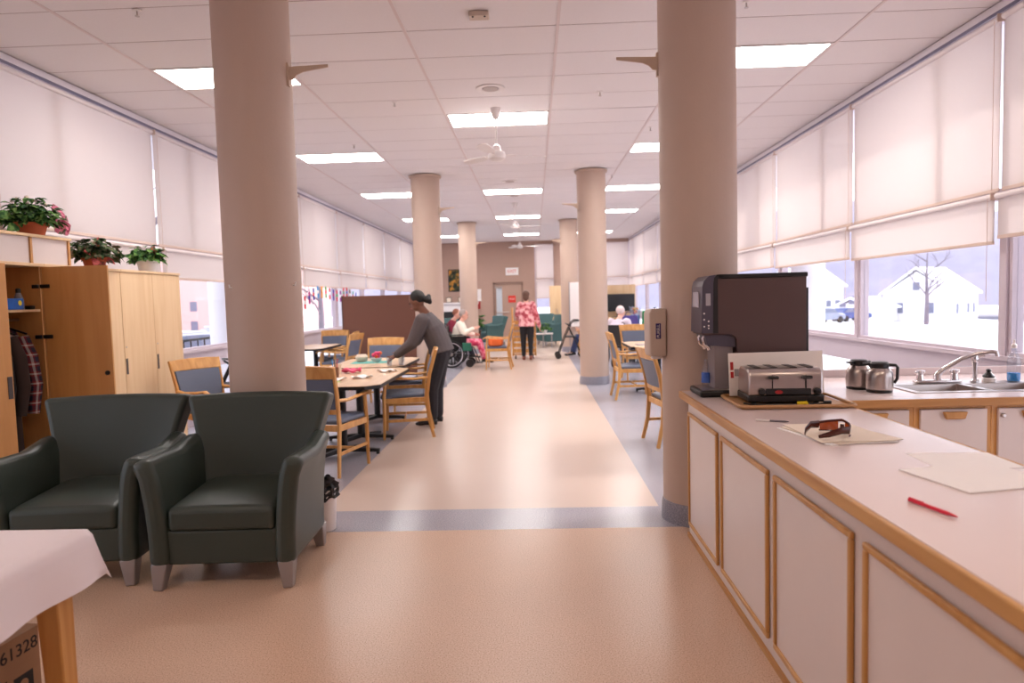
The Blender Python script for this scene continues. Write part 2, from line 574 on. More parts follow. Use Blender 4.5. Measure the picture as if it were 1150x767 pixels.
# ---- back wall of the hall: taupe up to x=0.05, window bay to the right
bw = B()
bw.box(XL - .2, -1.52, YB, YB + 0.15, -0.06, ZC + .2)
bw.box(-0.42, 0.05, YB, YB + 0.15, -0.06, ZC + .2)
bw.box(-1.52, -0.42, YB, YB + 0.15, 2.12, ZC + .2)
bw.box(0.05, XR + .2, YB, YB + 0.15, -0.06, 0.86)
bw.box(0.05, XR + .2, YB, YB + 0.15, 3.52, ZC + .2)
struct(bw.build('wall_back', M_taupe, smooth=False))
# door in the back wall
M_door = mat('door_paint_taupe', rgb(176, 146, 130), 0.5, var=0.02)
M_doorf = mat('door_frame_brown', rgb(140, 112, 98), 0.5, var=0.02)
door = struct(B().box(-1.47, -0.47, YB + 0.03, YB + 0.08, 0.0, 2.07).build('door_1', M_door, smooth=False))
B().box(-1.54, -1.47, YB - 0.03, YB + 0.02, 0, 2.14).build('door_frame', M_doorf, door, smooth=False)
B().box(-0.47, -0.40, YB - 0.03, YB + 0.02, 0, 2.14).build('door_frame', M_doorf, door, smooth=False)
B().box(-1.54, -0.40, YB - 0.03, YB + 0.02, 2.07, 2.14).build('door_frame', M_doorf, door, smooth=False)
M_lite = mat('frosted_pane', rgb(196, 204, 212), 0.2, var=0.03)
B().box(-1.42, -1.20, YB + 0.015, YB + 0.029, 0.35, 1.92).build('pane', M_lite, door, smooth=False)
B().cbox((-1.33, YB - 0.02, 1.95), (0.28, 0.06, 0.07)).build('door_closer', M_steel, door, bevel=0.01)
o = B().tube([(-1.42, YB - 0.04, 1.0), (-0.95, YB - 0.04, 1.0)], 0.018).build('push_bar', M_steel, door)
# baseboards
for side, x0, x1 in (('left', XL - .2, -1.54), ('right', -0.40, 0.05)):
    struct(B().box(x0, x1, YB - 0.012, YB - 0.001, 0.001, 0.12).build('baseboard_' + side, M_cove, smooth=False))

# ---- window walls
BAYS = [0.57 + 2.4 * n for n in range(0, 11)]          # bay starts; mullion at every bay start
def side_wall(sx, X, name):
    """X: inner plane; sx=+1 right, -1 left"""
    def bx(b, d0, d1, y0, y1, z0, z1):
        xs = sorted((X + sx * d0, X + sx * d1)); b.box(xs[0], xs[1], y0, y1, z0, z1)
    w = B()
    bx(w, 0.0, 0.16, YF, 0.57, -0.06, ZC + .2)                 # solid part beside the camera
    bx(w, 0.02, 0.16, 0.57, YB, 3.56, ZC + .2)                 # head
    bx(w, 0.0, 0.16, 0.57, YB, 0.70, 0.95)                     # sill band
    bx(w, 0.02, 0.16, 0.57, YB, -0.06, 0.12)                   # curb
    struct(w.build('wall_' + name, M_band, smooth=False))
    tr = B()
    bx(tr, -0.012, 0.02, 0.57, YB, 3.575, ZC - 0.004)
    struct(tr.build('trim_%d' % (1 if sx < 0 else 2), mat('ceiling_trim_white', rgb(236, 232, 240), 0.4, var=.01), smooth=False))
    tr = B()
    bx(tr, -0.02, -0.013, 0.57, YB, 3.56, 3.585)
    struct(tr.build('trim_%d' % (3 if sx < 0 else 4), mat('dark_trim_line', rgb(120, 116, 140), 0.4, var=.01), smooth=False))
    tr = B()
    bx(tr, -0.03, -0.001, 0.57, YB, 0.925, 0.962)
    struct(tr.build('trim_%d' % (5 if sx < 0 else 6), M_frame, smooth=False))

side_wall(-1, XL, 'left')
side_wall(1, XR, 'right')
wcount = [0]
def window(sx, X, y0, y1, extra=None):
    wcount[0] += 1
    n = wcount[0]
    def bx(b, d0, d1, a0, a1, z0, z1):
        xs = sorted((X + sx * d0, X + sx * d1)); b.box(xs[0], xs[1], a0, a1, z0, z1); return b
    w = bx(B(), 0.03, 0.14, y0 - 0.035, y0 + 0.035, 0.95, 3.56)
    root = struct(w.build('window_%d' % n, M_frame, smooth=False))
    bx(B(), 0.03, 0.14, y0 - 0.035, y0 + 0.035, 0.12, 0.70).build('mullion', M_frame, root, smooth=False)
    bx(B(), 0.03, 0.14, y0 + .035, y1 - .035, 2.17, 2.25).build('transom', M_frame, root, smooth=False)
    bx(B(), 0.04, 0.13, y0 + .035, y1 - .035, 0.951, 0.985).build('frame_rail', M_frame, root, smooth=False)
    bx(B(), 0.05, 0.14, y0 + .035, y0 + .075, 0.985, 2.17).build('frame_stile', M_frame, root, smooth=False)
    bx(B(), 0.05, 0.14, y1 - .075, y1 - .035, 0.985, 2.17).build('frame_stile', M_frame, root, smooth=False)
    bx(B(), 0.05, 0.13, y0 + .80, y0 + .86, 2.25, 3.56).build('mullion', M_frame, root, smooth=False)
    bx(B(), 0.085, 0.091, y0 + .075, y1 - .075, 0.985, 2.17).build('pane', M_glass, root, smooth=False)
    bx(B(), 0.085, 0.091, y0 + .035, y0 + .80, 2.25, 3.56).build('pane', M_glass, root, smooth=False)
    bx(B(), 0.085, 0.091, y0 + .86, y1 - .035, 2.25, 3.56).build('pane', M_glass, root, smooth=False)
    bx(B(), 0.085, 0.091, y0 + .035, y1 - .035, 0.12, 0.70).build('pane', M_glass, root, smooth=False)
    return root
ORD = ['first', 'second', 'third', 'fourth', 'fifth', 'sixth', 'seventh', 'eighth', 'ninth', 'tenth', 'eleventh']
def shade(sx, X, y0, y1, z1, z0, label, group):
    """roller shade from z1 down to z0"""
    yc = (y0 + y1) / 2; hw = (y1 - y0) / 2
    t = thing('roller_shade', label, 'roller shade', (X, yc, z1), 0, group)
    B().box(-0.0008, 0.0008, -hw, hw, z0 - z1, 0).build('fabric', M_shade, t, smooth=False)
    B().tube([(-sx * 0.012, -hw, 0), (-sx * 0.012, hw, 0)], 0.022, 10).build('roller_tube', M_roller, t)
    B().box(-0.006, 0.006, -hw, hw, z0 - z1 - 0.012, z0 - z1 + 0.016).build('hem_bar', M_hem, t, bevel=0.003)
    B().cbox((-sx * 0.012, -hw - 0.009, 0), (0.06, 0.012, 0.06)).build('end_bracket', M_hem, t, bevel=0.004)
    B().tube([(-sx * 0.035, -hw + 0.03, -0.01), (-sx * 0.035, -hw + 0.03, z0 - z1 - (0 if z1 > 3 else 0.45))], 0.0025, 5).build('pull_cord', M_hem, t)
    return t
for sx, X, nm, far in ((-1, XL, 'left', 'wardrobe'), (1, XR, 'right', 'sink')):
    vis = 0
    for b, y0 in enumerate(BAYS):
        y1 = min(y0 + 2.4, YB)
        window(sx, X, y0, y1)
        if y1 - y0 < 1.5 : 
            pass
        p = 'nearest' if b == 2 else ORD[max(0, b - 2)]
        if b < 2: p = ('beyond the left edge' if sx < 0 else 'beyond the right edge') + (', nearer the camera' if b == 0 else '')
        elif b > 2: p += ' from the near end'
        lowz = 1.85 + (0.02 if b % 3 == 1 else 0.0) - (0.02 if b == 2 else 0)
        shade(sx, X, y0 + 0.02, y1 - 0.02, 3.525, 2.235, 'tall upper roller shade on the %s window wall, %s' % (nm, p), 'upper roller shades on the %s wall' % nm)
        shade(sx, X - sx * 0.03, y0 + 0.02, y1 - 0.02, 2.185, lowz, 'short lower roller shade on the %s window wall, %s' % (nm, p), 'lower roller shades on the %s wall' % nm)
# back window bay (beyond the taupe wall)
def back_window(x0, x1):
    wcount[0] += 1
    w = B().box(x0, x0 + .07, YB + .02, YB + .14, 0.86, 3.52)
    root = struct(w.build('window_%d' % wcount[0], M_frame, smooth=False))
    B().box(x1 - .07, x1, YB + .02, YB + .14, 0.86, 3.52).build('mullion', M_frame, root, smooth=False)
    B().box(x0 + .07, x1 - .07, YB + .02, YB + .14, 2.17, 2.25).build('transom', M_frame, root, smooth=False)
    B().box(x0 + .07, x1 - .07, YB + .07, YB + .076, 0.86, 2.17).build('pane', M_glass, root, smooth=False)
    B().box(x0 + .07, x1 - .07, YB + .07, YB + .076, 2.25, 3.52).build('pane', M_glass, root, smooth=False)
def shade_y(x0, x1, z1, z0, label):
    xc = (x0 + x1) / 2; hw = (x1 - x0) / 2
    t = thing('roller_shade', label, 'roller shade', (xc, YB - 0.02, z1), 0, 'roller shades on the far end wall')
    B().box(-hw, hw, -0.0008, 0.0008, z0 - z1, 0).build('fabric', M_shade, t, smooth=False)
    B().tube([(-hw, -.012, 0), (hw, -.012, 0)], 0.022, 10).build('roller_tube', M_roller, t)
    B().box(-hw, hw, -.006, .006, z0 - z1 - 0.012, z0 - z1 + 0.016).build('hem_bar', M_hem, t, bevel=0.003)
back_window(0.05, 1.83)
back_window(1.83, 3.60)
shade_y(0.09, 1.81, 3.5, 2.235, 'upper cream shade on the far end wall beside the taupe wall')
shade_y(0.09, 1.81, 2.185, 1.5, 'lower cream shade on the far end wall above the small bright pane')
shade_y(1.85, 3.56, 3.5, 2.235, 'upper cream shade in the far right corner of the hall')
shade_y(1.85, 3.56, 2.185, 1.5, 'lower cream shade in the far right corner of the hall')

# ---- columns
def column(x, y, label, zb=0.0, mt=None, r=0.245, ztop=ZC, base=True, group='round hall columns'):
    t = thing('column', label, 'column', (x, y, zb), 0, group)
    B().lathe([(r, 0.0), (r, ztop - zb - 0.004)], 48).build('shaft', mt or M_column, t)
    if base:
        B().lathe([(r + 0.014, 0), (r + 0.012, 0.10), (r + 0.004, 0.135), (r - 0.01, 0.14)], 48).build('cove_base', M_cove, t)
        B().lathe([(r - 0.01, ztop - zb - 0.045), (r + 0.03, ztop - zb - 0.04), (r + 0.035, ztop - zb - 0.012), (r - 0.01, ztop - zb - 0.010)], 48).build('collar', M_column, t)
    return t
def bracket(t, z, ang, flip=1):
    """shelf bracket screwed to the shaft at angle ang, arm along +-x"""
    r = 0.245
    px, py = math.cos(ang) * r, math.sin(ang) * r
    M = Matrix.Translation((px, py, z)) @ Matrix.Rotation(0 if flip > 0 else PI, 4, 'Z')
    mb = mat('bracket_beige', rgb(196, 172, 152), 0.5)
    o = B().box(-0.004, 0.012, -0.016, 0.016, -0.09, 0.06, M).prism([(0.01, 0.035), (0.27, 0.042), (0.27, 0.026), (0.10, 0.0), (0.06, -0.018), (0.035, -0.045), (0.01, -0.05)], -0.006, 0.006, 'y', M).build('shelf_bracket', mb, t, smooth=False)
CX1, CX2 = -1.82, 1.09
YC = [4.52, 11.72, 18.92]
cl = [column(CX1, YC[0], 'wide round column behind the two green armchairs'), column(CX1, YC[1], 'round column beside the woman in the grey sweater'), column(CX1, YC[2], 'farther left round column behind the person in the wheelchair')]
cr = [column(CX2, YC[0], 'wide round column at the end of the white counter, with a hand sanitizer dispenser'), column(1.02, YC[1], 'round column between the aisle and the right-hand dining chairs'), column(1.0, YC[2], 'farther right round column behind the whiteboard')]
bracket(cl[0], 3.02, R(-8), 1)
bracket(cr[0], 3.01, R(176), -1)
for t in (cl[1], cl[2]): bracket(t, 3.05, R(-20), 1)
for t in (cr[1], cr[2]): bracket(t, 3.05, R(200), -1)
column(0.95, 25.2, 'narrow taupe column beside the far end window', mt=M_taupe, r=0.2, base=False)
# small hook marks on the near left column
for a, z in ((R(-120), 1.62), (R(-20), 1.63)):
    B().tube([(math.cos(a) * .243, math.sin(a) * .243, z), (math.cos(a) * .262, math.sin(a) * .262, z), (math.cos(a) * .266, math.sin(a) * .266, z + 0.02)], 0.005, 6).build('hook', M_white, cl[0])

# ---- ceiling lights
def ceiling_light(i, k, label):
    x = AX + 1.22 * (i + .5); y = AY0 + 0.61 * (k + .5)
    t = thing('ceiling_light', label, 'ceiling light', (x, y, ZC), 0, 'fluorescent ceiling lights')
    f = B()
    w, h = 0.596, 0.293
    f.box(-w, w, -h, -h + .02, -0.002, 0.04); f.box(-w, w, h - .02, h, -0.002, 0.04)
    f.box(-w, -w + .02, -h + .02, h - .02, -0.002, 0.04); f.box(w - .02, w, -h + .02, h - .02, -0.002, 0.04)
    f.build('frame', M_white, t, smooth=False)
    B().box(-w + .02, w - .02, -h + .02, h - .02, 0.004, 0.02).build('diffuser', M_lamp if k > 0 else M_warm, t, smooth=False)
rowname = {-8: 'out-of-frame', 1: 'nearest', 7: 'second', 13: 'third', 19: 'fourth', 20: 'fourth', 28: 'farthest'}
for i, k in LIGHTS:
    if i == 0:
        lab = {-8: 'lit ceiling panel above the camera, middle row', 4: 'lit ceiling panel behind the nearest ceiling fan', 13: 'second lit ceiling panel of the middle row', 20: 'third lit ceiling panel of the middle row', 28: 'farthest lit ceiling panel of the middle row'}[k]
    else:
        lab = '%s lit ceiling panel of the %s row' % (rowname[k], 'left' if i < 0 else 'right')
    ceiling_light(i, k, lab)

# ---- ceiling fans
def fan(x, y, rot, label):
    t = thing('ceiling_fan', label, 'ceiling fan', (x, y, ZC), rot, 'white ceiling fans')
    B().lathe([(0.062, 0.0), (0.062, -0.02), (0.05, -0.07), (0.028, -0.12), (0.012, -0.125)], 20).build('canopy', M_white, t)
    B().tube([(0, 0, -.11), (0, 0, -.45)], 0.011, 10).build('down_rod', M_white, t)
    B().lathe([(0.014, -0.40), (0.045, -0.42), (0.055, -0.47), (0.06, -0.48), (0.09, -0.49), (0.10, -0.52), (0.095, -0.56), (0.06, -0.585), (0.01, -0.59)], 24).build('motor_housing', M_white, t)
    for k in range(3):
        a = 2 * PI * k / 3
        M = Matrix.Rotation(a, 4, 'Z') @ Matrix.Translation((0, 0, -0.52)) @ Matrix.Rotation(R(12), 4, 'X')
        bl = B().prism([(0.17, -0.045), (0.30, -0.062), (0.52, -0.062), (0.57, -0.03), (0.575, 0.02), (0.52, 0.06), (0.30, 0.055), (0.17, 0.04)], -0.004, 0.004, 'z', M).build('blade', M_white, t, smooth=False)
        B().bar(M @ Vector((0.08, 0, 0)), M @ Vector((0.2, 0, 0.004)), 0.03, 0.012).build('blade_arm', M_white, bl)
fan(-0.38, 7.77, R(15), 'nearest white ceiling fan hanging over the aisle')
fan(-0.38, 15.36, R(0), 'middle white ceiling fan hanging over the aisle')
fan(-0.40, 21.28, R(8), 'farthest white ceiling fan in front of the taupe wall')
# ---- round speakers, sprinklers, detector box
M_grille = mat('speaker_grille', rgb(186, 172, 168), 0.6, var=.05)
for (x, y), lab in (((-0.39, 7.05), 'round ceiling speaker in front of the nearest fan'), ((-0.39, 12.56), 'round ceiling speaker behind the nearest fan'), ((-0.36, 14.3), 'small round ceiling vent before the middle fan')):
    t = thing('ceiling_speaker', lab, 'speaker', (x, y, ZC), 0, 'round ceiling speakers')
    B().lathe([(0.15, 0.002), (0.15, -0.006), (0.13, -0.012), (0.09, -0.004), (0.09, 0.002)], 32).build('trim_ring', M_white, t)
    B().lathe([(0.088, 0.001), (0.08, -0.008), (0.01, -0.010)], 32).build('grille', M_grille, t)
t = thing('detector_box', 'small beige box on the ceiling nearest the camera', 'detector', (-0.36, 5.22, ZC))
B().box(-.075, .075, -.05, .05, -.035, 0.0).build('housing', mat('detector_beige', rgb(206, 188, 172), .5), t, bevel=.006)
for x in (-.045, .045): B().lathe([(.008, 0), (.008, -.006), (.004, -.008)], 10, (x, -.03, -.034)).build('sensor', M_black, t)
spr = [((-2.81, 4.93), 'beside the near left column'), ((1.63, 5.22), 'beside the near right column'), ((-1.45, 7.4), 'on the near left ceiling'), ((0.75, 7.3), 'near the fan on the right'), ((-2.4, 9.3), 'before the second left light'), ((1.55, 8.9), 'before the second right light'), ((-2.0, 12.9), 'beside the second left column'), ((1.45, 12.3), 'beside the second right column')]
for (x, y), lab in spr:
    t = thing('sprinkler', 'small sprinkler head ' + lab, 'sprinkler', (x, y, ZC), 0, 'ceiling sprinkler heads')
    B().lathe([(0.03, 0.002), (0.03, -0.003), (0.012, -0.006)], 16).build('escutcheon', M_white, t)
    B().lathe([(0.006, -0.003), (0.006, -0.035), (0.016, -0.04), (0.016, -0.043)], 12).build('deflector', M_steel, t)
# ================================================================== COUNTERS
CZ = 0.90
# peninsula units along x=.93 (doors face the aisle), backs at x=1.58
def moulding(b, u0, u1, z0, z1, w=0.022):
    return [(u0, u1, z1 - w, z1), (u0, u1, z0, z0 + w), (u0, u0 + w, z0 + w, z1 - w), (u1 - w, u1, z0 + w, z1 - w)]
units = [(4.15, 3.43, 'counter cabinet at the column end of the white peninsula'), (3.43, 2.675, 'second peninsula cabinet from the column'), (2.675, 1.95, 'third peninsula cabinet from the column'), (1.95, 1.20, 'peninsula cabinet nearest the camera at the right edge'), (1.20, 0.45, 'peninsula cabinet beyond the bottom right corner')]
for y1, y0, lab in units:
    t = thing('counter_cabinet', lab, 'cabinet', (0.93, (y0 + y1) / 2, 0), 0, 'white peninsula cabinets')
    h = (y1 - y0) / 2
    B().box(0.0, 0.65, -h + .0005, h - .0005, 0.0, CZ - 0.04).build('body', M_cab, t, smooth=False)
    pa = B().box(-0.006, -0.0005, -h + 0.05, h - 0.05, 0.10, 0.77).build('panel', M_cab, t, smooth=False)
    for (a, b_, c, d) in moulding(None, -h + 0.035, h - 0.035, 0.085, 0.785):
        B().box(-0.016, -0.0005, a, b_, c, d).build('moulding', M_trimw, t, bevel=0.005)
    B().box(-0.012, -0.0005, -h, h, 0.001, 0.028).build('base_strip', M_edge, t, smooth=False)
# worktop
t = thing('worktop', 'pink-white laminate L-shaped worktop with wooden edge strips', 'worktop', (0, 0, CZ))
WX0, WX1, WY1 = 0.905, 1.61, 4.20
SX0, SX1, SY0, SY1 = 2.17, 3.02, 3.90, 4.32      # sink cut-out
w = B()
th = -0.035
w.box(WX0, WX1, 0.40, 3.70, th, 0)
w.box(WX0, WX1, 3.70, WY1, th, 0)
w.box(WX1, SX0, 3.70, 4.72, th, 0); w.box(SX1, 3.56, 3.70, 4.72, th, 0)
w.box(SX0, SX1, 3.70, SY0, th, 0); w.box(SX0, SX1, SY1, 4.72, th, 0)
w.build('laminate_top', M_lam, t, smooth=False)
e = 0.018
B().box(WX0 - e, WX0, 0.40, WY1 + e, th - .008, 0.0).build('edge_strip', M_edge, t, bevel=.004)
B().box(WX0, WX1, WY1, WY1 + e, th - .008, 0.0).build('edge_strip', M_edge, t, bevel=.004)
B().box(WX1, WX1 + e, 0.40, 3.70 - e, th - .008, 0.0).build('edge_strip', M_edge, t, bevel=.004)
M_edgex = wood('oak_edge_strip_x', rgb(178, 124, 66), rgb(206, 156, 96), 0.45, axis=0)
B().box(WX1, 3.56, 3.70 - e, 3.70, th - .008, 0.0).build('edge_strip', M_edgex, t, bevel=.004)
B().box(WX1, 3.56, 4.72, 4.735, th, 0.05).build('backsplash', M_lam, t, bevel=.004)
# window-side base cabinets
sinkunits = [(1.63, 2.055, 'sink cabinet beside the peninsula'), (2.055, 2.47, 'middle sink cabinet with a wooden pull'), (2.47, 2.89, 'sink cabinet at the right edge of the photo'), (2.89, 3.55, 'sink cabinet beyond the right edge')]
for x0, x1, lab in sinkunits:
    t = thing('sink_cabinet', 'white oak-framed ' + lab, 'cabinet', ((x0 + x1) / 2, 3.73, 0), 0, 'oak-framed sink cabinets')
    h = (x1 - x0) / 2
    for i, bx in enumerate(((-h, -h + .018), (h - .018, h))):
        B().box(bx[0] + .0005, bx[1] - .0005, 0.02, 0.9, 0.0, CZ - .043).build('side_panel', M_cab, t, smooth=False)
    B().box(-h + .018, h - .018, 0.02, 0.9, 0.06, 0.08).build('bottom_panel', M_cab, t, smooth=False)
    B().box(-h, -h + .035, 0.0, .02, 0.08, CZ - .044).build('stile', M_oak, t, bevel=.003)
    B().box(h - .035, h, 0.0, .02, 0.08, CZ - .044).build('stile', M_oak, t, bevel=.003)
    B().box(-h + .035, h - .035, 0, .02, CZ - .064, CZ - .044).build('rail', M_oak, t, bevel=.003)
    B().box(-h + .035, h - .035, 0, .02, 0.08, .11).build('rail', M_oak, t, bevel=.003)
    d = B().box(-h + .03, h - .03, -0.018, -.001, 0.10, CZ - .062).build('door', M_cab, t, bevel=.003)
    B().prism([(-.065, .02), (.065, .02), (.05, -.02), (-.05, -.02)], -.04, -.019, 'y', Matrix.Translation((0, 0, .805))).build('handle', M_trimw, d, bevel=.006)
    if x0 != 2.055:
        B().lathe([(.012, 0), (.012, .012), (.008, .016)], 14, M=Matrix.Translation((-h + .05, -.019, .80)) @ Matrix.Rotation(R(90), 4, 'X')).build('lock', M_steel, d)
# sink
t = thing('sink', 'double-bowl stainless steel sink set into the window-side worktop', 'sink', (0, 0, CZ))
def bowl(x0, x1, y0, y1, dep):
    b = B()
    top = [(x0, y0), (x1, y0), (x1, y1), (x0, y1)]
    i = .02
    bot = [(x0 + i, y0 + i), (x1 - i, y0 + i), (x1 - i, y1 - i), (x0 + i, y1 - i)]
    vt = [b.bm.verts.new((x, y, .003)) for x, y in top]
    vb = [b.bm.verts.new((x, y, -dep)) for x, y in bot]
    vo = [b.bm.verts.new((x, y, -.003)) for x, y in top]
    for k in range(4):
        b.bm.faces.new((vt[k], vt[(k + 1) % 4], vb[(k + 1) % 4], vb[k]))
    b.bm.faces.new(vb)
    return b
xm = 2.60
for x0, x1 in ((SX0 + .03, xm - .02), (xm + .02, SX1 - .03)):
    bo = bowl(x0, x1, SY0 + .03, SY1 - .11, .17).build('bowl', M_steel, t, smooth=False)
    B().lathe([(.035, -.168), (.03, -.166), (.012, -.169)], 20, ((x0 + x1) / 2, (SY0 + SY1) / 2 - .04, 0)).build('drain', M_chrome, bo)
r = B()
r.box(SX0 - .012, SX1 + .012, SY0 - .012, SY0 + .03, .0005, .005); r.box(SX0 - .012, SX1 + .012, SY1 - .11, SY1 + .012, .0005, .005)
r.box(SX0 - .012, SX0 + .03, SY0 + .03, SY1 - .11, .0005, .005); r.box(SX1 - .03, SX1 + .012, SY0 + .03, SY1 - .11, .0005, .005)
r.box(xm - .02, xm + .02, SY0 + .03, SY1 - .11, .0005, .005)
r.build('rim', M_steel, t, smooth=False)
# faucet
t = thing('faucet', 'chrome two-handle kitchen faucet with long swing spout behind the sink', 'faucet', (2.50, 4.275, CZ + .006))
B().box(-.14, .14, -.025, .025, 0, .018).build('base_plate', M_chrome, t, bevel=.008)
B().tube([(0, 0, .018), (0, 0, .05), (.03, -.012, .085), (.12, -.04, .15), (.20, -.07, .185), (.27, -.09, .195), (.295, -.095, .19), (.30, -.097, .165)], [.022, .02, .015, .013, .012, .012, .013, .013], 12).build('spout', M_chrome, t)
for x in (-.105, .105):
    hnd = B().lathe([(.024, .018), (.02, .04), (.018, .055), (.022, .06), (.022, .078), (.01, .082)], 16, (x, 0, 0)).build('handle', M_chrome, t)
    B().bar((x - .035, -.01, .07), (x + .035, .01, .07), .014, .014).build('lever', M_chrome, hnd, bevel=.004)
t = thing('side_sprayer', 'chrome side sprayer standing right of the faucet', 'sprayer', (2.73, 4.28, CZ + .006))
B().lathe([(.024, 0), (.024, .01), (.014, .02), (.013, .10), (.018, .12), (.02, .15), (.014, .17), (.004, .172)], 16).build('wand', M_chrome, t)
B().tube([(0, 0, .15), (.05, -.01, .165)], .010, 8).build('nozzle', M_chrome, t)
# things at the sink
def carafe(x, y, rot, label):
    t = thing('thermal_carafe', label, 'carafe', (x, y, CZ + .0005), rot, 'steel thermal carafes')
    B().lathe([(.066, .012), (.072, .02), (.073, .09), (.070, .115), (.055, .135), (.045, .145)], 28).build('body', M_steel, t)
    B().lathe([(.068, 0), (.07, .012), (.06, .013)], 28).build('base', M_black, t)
    B().lathe([(.047, .138), (.05, .15), (.05, .168), (.042, .176), (.01, .178)], 24).build('lid', M_black, t)
    B().tube([(.045, 0, .16), (.082, 0, .158), (.092, 0, .145), (.09, 0, .08), (.075, 0, .055)], [(.012, .009)] * 5, 8).build('handle', M_black, t)
    B().prism([(-.04, .15), (-.04, .17), (-.088, .166), (-.082, .158)], -.014, .014, 'y').build('pour_spout', M_black, t, smooth=False)
carafe(1.955, 4.14, R(20), 'steel thermal carafe with black lid, rear of the pair on the worktop')
carafe(2.0, 3.985, R(-25), 'steel thermal carafe with black handle, front of the pair on the worktop')
t = thing('soap_bottle', 'clear bottle with blue dish soap at the right edge', 'bottle', (2.965, 4.275, CZ + .006))
M_clear = glass_mat('clear_plastic', (0.9, 0.93, 0.97), 0.12)
M_blue = mat('blue_soap', rgb(38, 150, 226), 0.15)
B().lathe([(.034, 0), (.036, .01), (.036, .12), (.028, .16), (.014, .18), (.014, .21)], 20).build('bottle', M_clear, t)
B().lathe([(.032, .002), (.034, .01), (.034, .052), (.01, .053)], 20).build('soap', M_blue, t)
B().lathe([(.015, .205), (.015, .225), (.006, .235), (.006, .255), (.01, .258)], 12).build('cap', M_white, t)
t = thing('scrub_brush', 'small dark dish brush with pale bristles behind the sink', 'brush', (2.82, 4.285, CZ + .006))
B().lathe([(.036, 0), (.038, .02), (.03, .026)], 16).build('bristles', M_white, t)
B().lathe([(.030, .024), (.034, .034), (.02, .05), (.012, .06), (.016, .07), (.008, .078)], 16).build('grip', M_black, t)
t = thing('bottle_cap', 'tiny dark stopper on the worktop beside the faucet', 'stopper', (2.19, 4.42, CZ + .0005))
B().lathe([(.012, 0), (.012, .02), (.006, .03), (.006, .05)], 12).build('knob', M_black, t)

# ---- hot drink machine at the column end
t = thing('drink_dispenser', 'tall brown and black hot drink dispenser on the counter end', 'drink dispenser', (0, 0, CZ))
M_dk = mat('dispenser_brown_panel', rgb(84, 62, 60), 0.4, var=0.03)
M_dp = mat('dispenser_front_grey', rgb(78, 72, 86), 0.35, var=0.03)
Y0, Y1 = 3.93, 4.17
prof = [(1.0, .36), (1.045, .36), (1.13, .36), (1.155, .345), (1.165, .32), (1.165, .02), (1.56, .02), (1.56, .70), (1.05, .70), (1.01, .69), (.985, .665), (.975, .63), (.965, .38), (.97, .36)]
B().prism(prof, Y0, Y1, 'y').build('body', M_dk, t, smooth=False, bevel=.004)
B().box(1.055, 1.566, Y0 - .008, Y1 + .008, .682, .708).build('top_trim', M_black, t, bevel=.006)
B().prism([(1.025, .37), (1.055, .37), (1.055, .682), (1.075, .682), (1.075, .70), (1.05, .706), (1.035, .69), (1.03, .66)], Y0 - .008, Y1 + .008, 'y').build('front_trim', M_black, t, smooth=False)
B().prism([(.958, .372), (1.024, .372), (1.029, .66), (1.034, .69), (1.046, .706), (1.005, .70), (.975, .672), (.966, .64)], Y0 - .009, Y1 + .009, 'y').build('front_panel', M_dp, t, smooth=False)
M_scr = mat('dispenser_screen', rgb(176, 170, 178), .2)
B().box(.957, .9635, Y0 + .05, Y1 - .05, .52, .61).build('screen', M_scr, t, smooth=False)
B().box(.985, 1.012, Y0 - .0115, Y0 - .0095, .53, .60).build('display', M_scr, t, smooth=False)
for k, (x, z) in enumerate([(.975, .485), (.975, .45), (.975, .41), (1.0, .44), (1.0, .415), (1.0, .40)]):
    B().lathe([(.005, 0), (.005, .002), (.002, .0025)], 10, M=Matrix.Translation((x, Y0 - .0095, z)) @ Matrix.Rotation(R(90), 4, 'X')).build('button', M_white, t)
B().box(1.045, 1.15, Y0 + .04, Y1 - .04, .02, .365).build('splash_column', mat('dispenser_column_grey', rgb(150, 140, 142), .35, metal=.3), t, smooth=False)
B().prism([(1.0, .30), (1.16, .285), (1.16, .37), (.98, .37)], Y0 + .02, Y1 - .02, 'y').build('nozzle_housing', M_dp, t, smooth=False)
for y in (3.99, 4.09):
    B().tube([(1.0, y, .36), (.985, y, .335), (.99, y, .305), (1.015, y, .285), (1.02, y, .27)], .012, 10).build('spout', M_chrome, t)
B().box(.945, 1.16, Y0 - .03, Y1 + .0, .002, .04).build('drip_tray', M_black, t, bevel=.012)
B().box(.965, 1.13, Y0 - .015, Y1 - .02, .0405, .043).build('drip_grate', M_steel, t, smooth=False)
B().box(1.561, 1.574, Y0 + .01, Y0 + .03, .02, .62).build('rear_rail', M_black, t, smooth=False)
t = thing('spray_bottle', 'clear bottle with a blue label under the dispenser spout', 'bottle', (1.025, 4.155, CZ + .044))
# ---- tray, toaster, board
t['label'] = 'small clear bottle with blue label beside the dispenser'
t.location = (1.028, 4.10, CZ + .0445)
B().lathe([(.026, 0), (.028, .006), (.024, .10), (.012, .14), (.011, .16)], 18).build('bottle', M_clear, t)
B().lathe([(.0285, .02), (.0265, .08)], 18).build('label_band', mat('blue_label', rgb(64, 104, 190), .5), t)
tray = thing('serving_tray', 'tan plastic tray under the toaster', 'tray', (1.34, 3.665, CZ + .001), R(-2))
mt = mat('tray_tan', rgb(184, 138, 92), .45)
B().box(-.28, .28, -.20, .20, 0, .006).build('tray_base', mt, tray, bevel=.002)
rim = B()
pts = []
for cx_, cy_, a0 in ((.255, .175, 0), (-.255, .175, 90), (-.255, -.175, 180), (.255, -.175, 270)):
    for k in range(5):
        a = R(a0 + 22.5 * k); pts.append((cx_ + .035 * math.cos(a), cy_ + .035 * math.sin(a), .014))
rim.tube(pts, [(.009, .009)] * len(pts), 8, closed=True)
rim.build('rim', mt, tray)
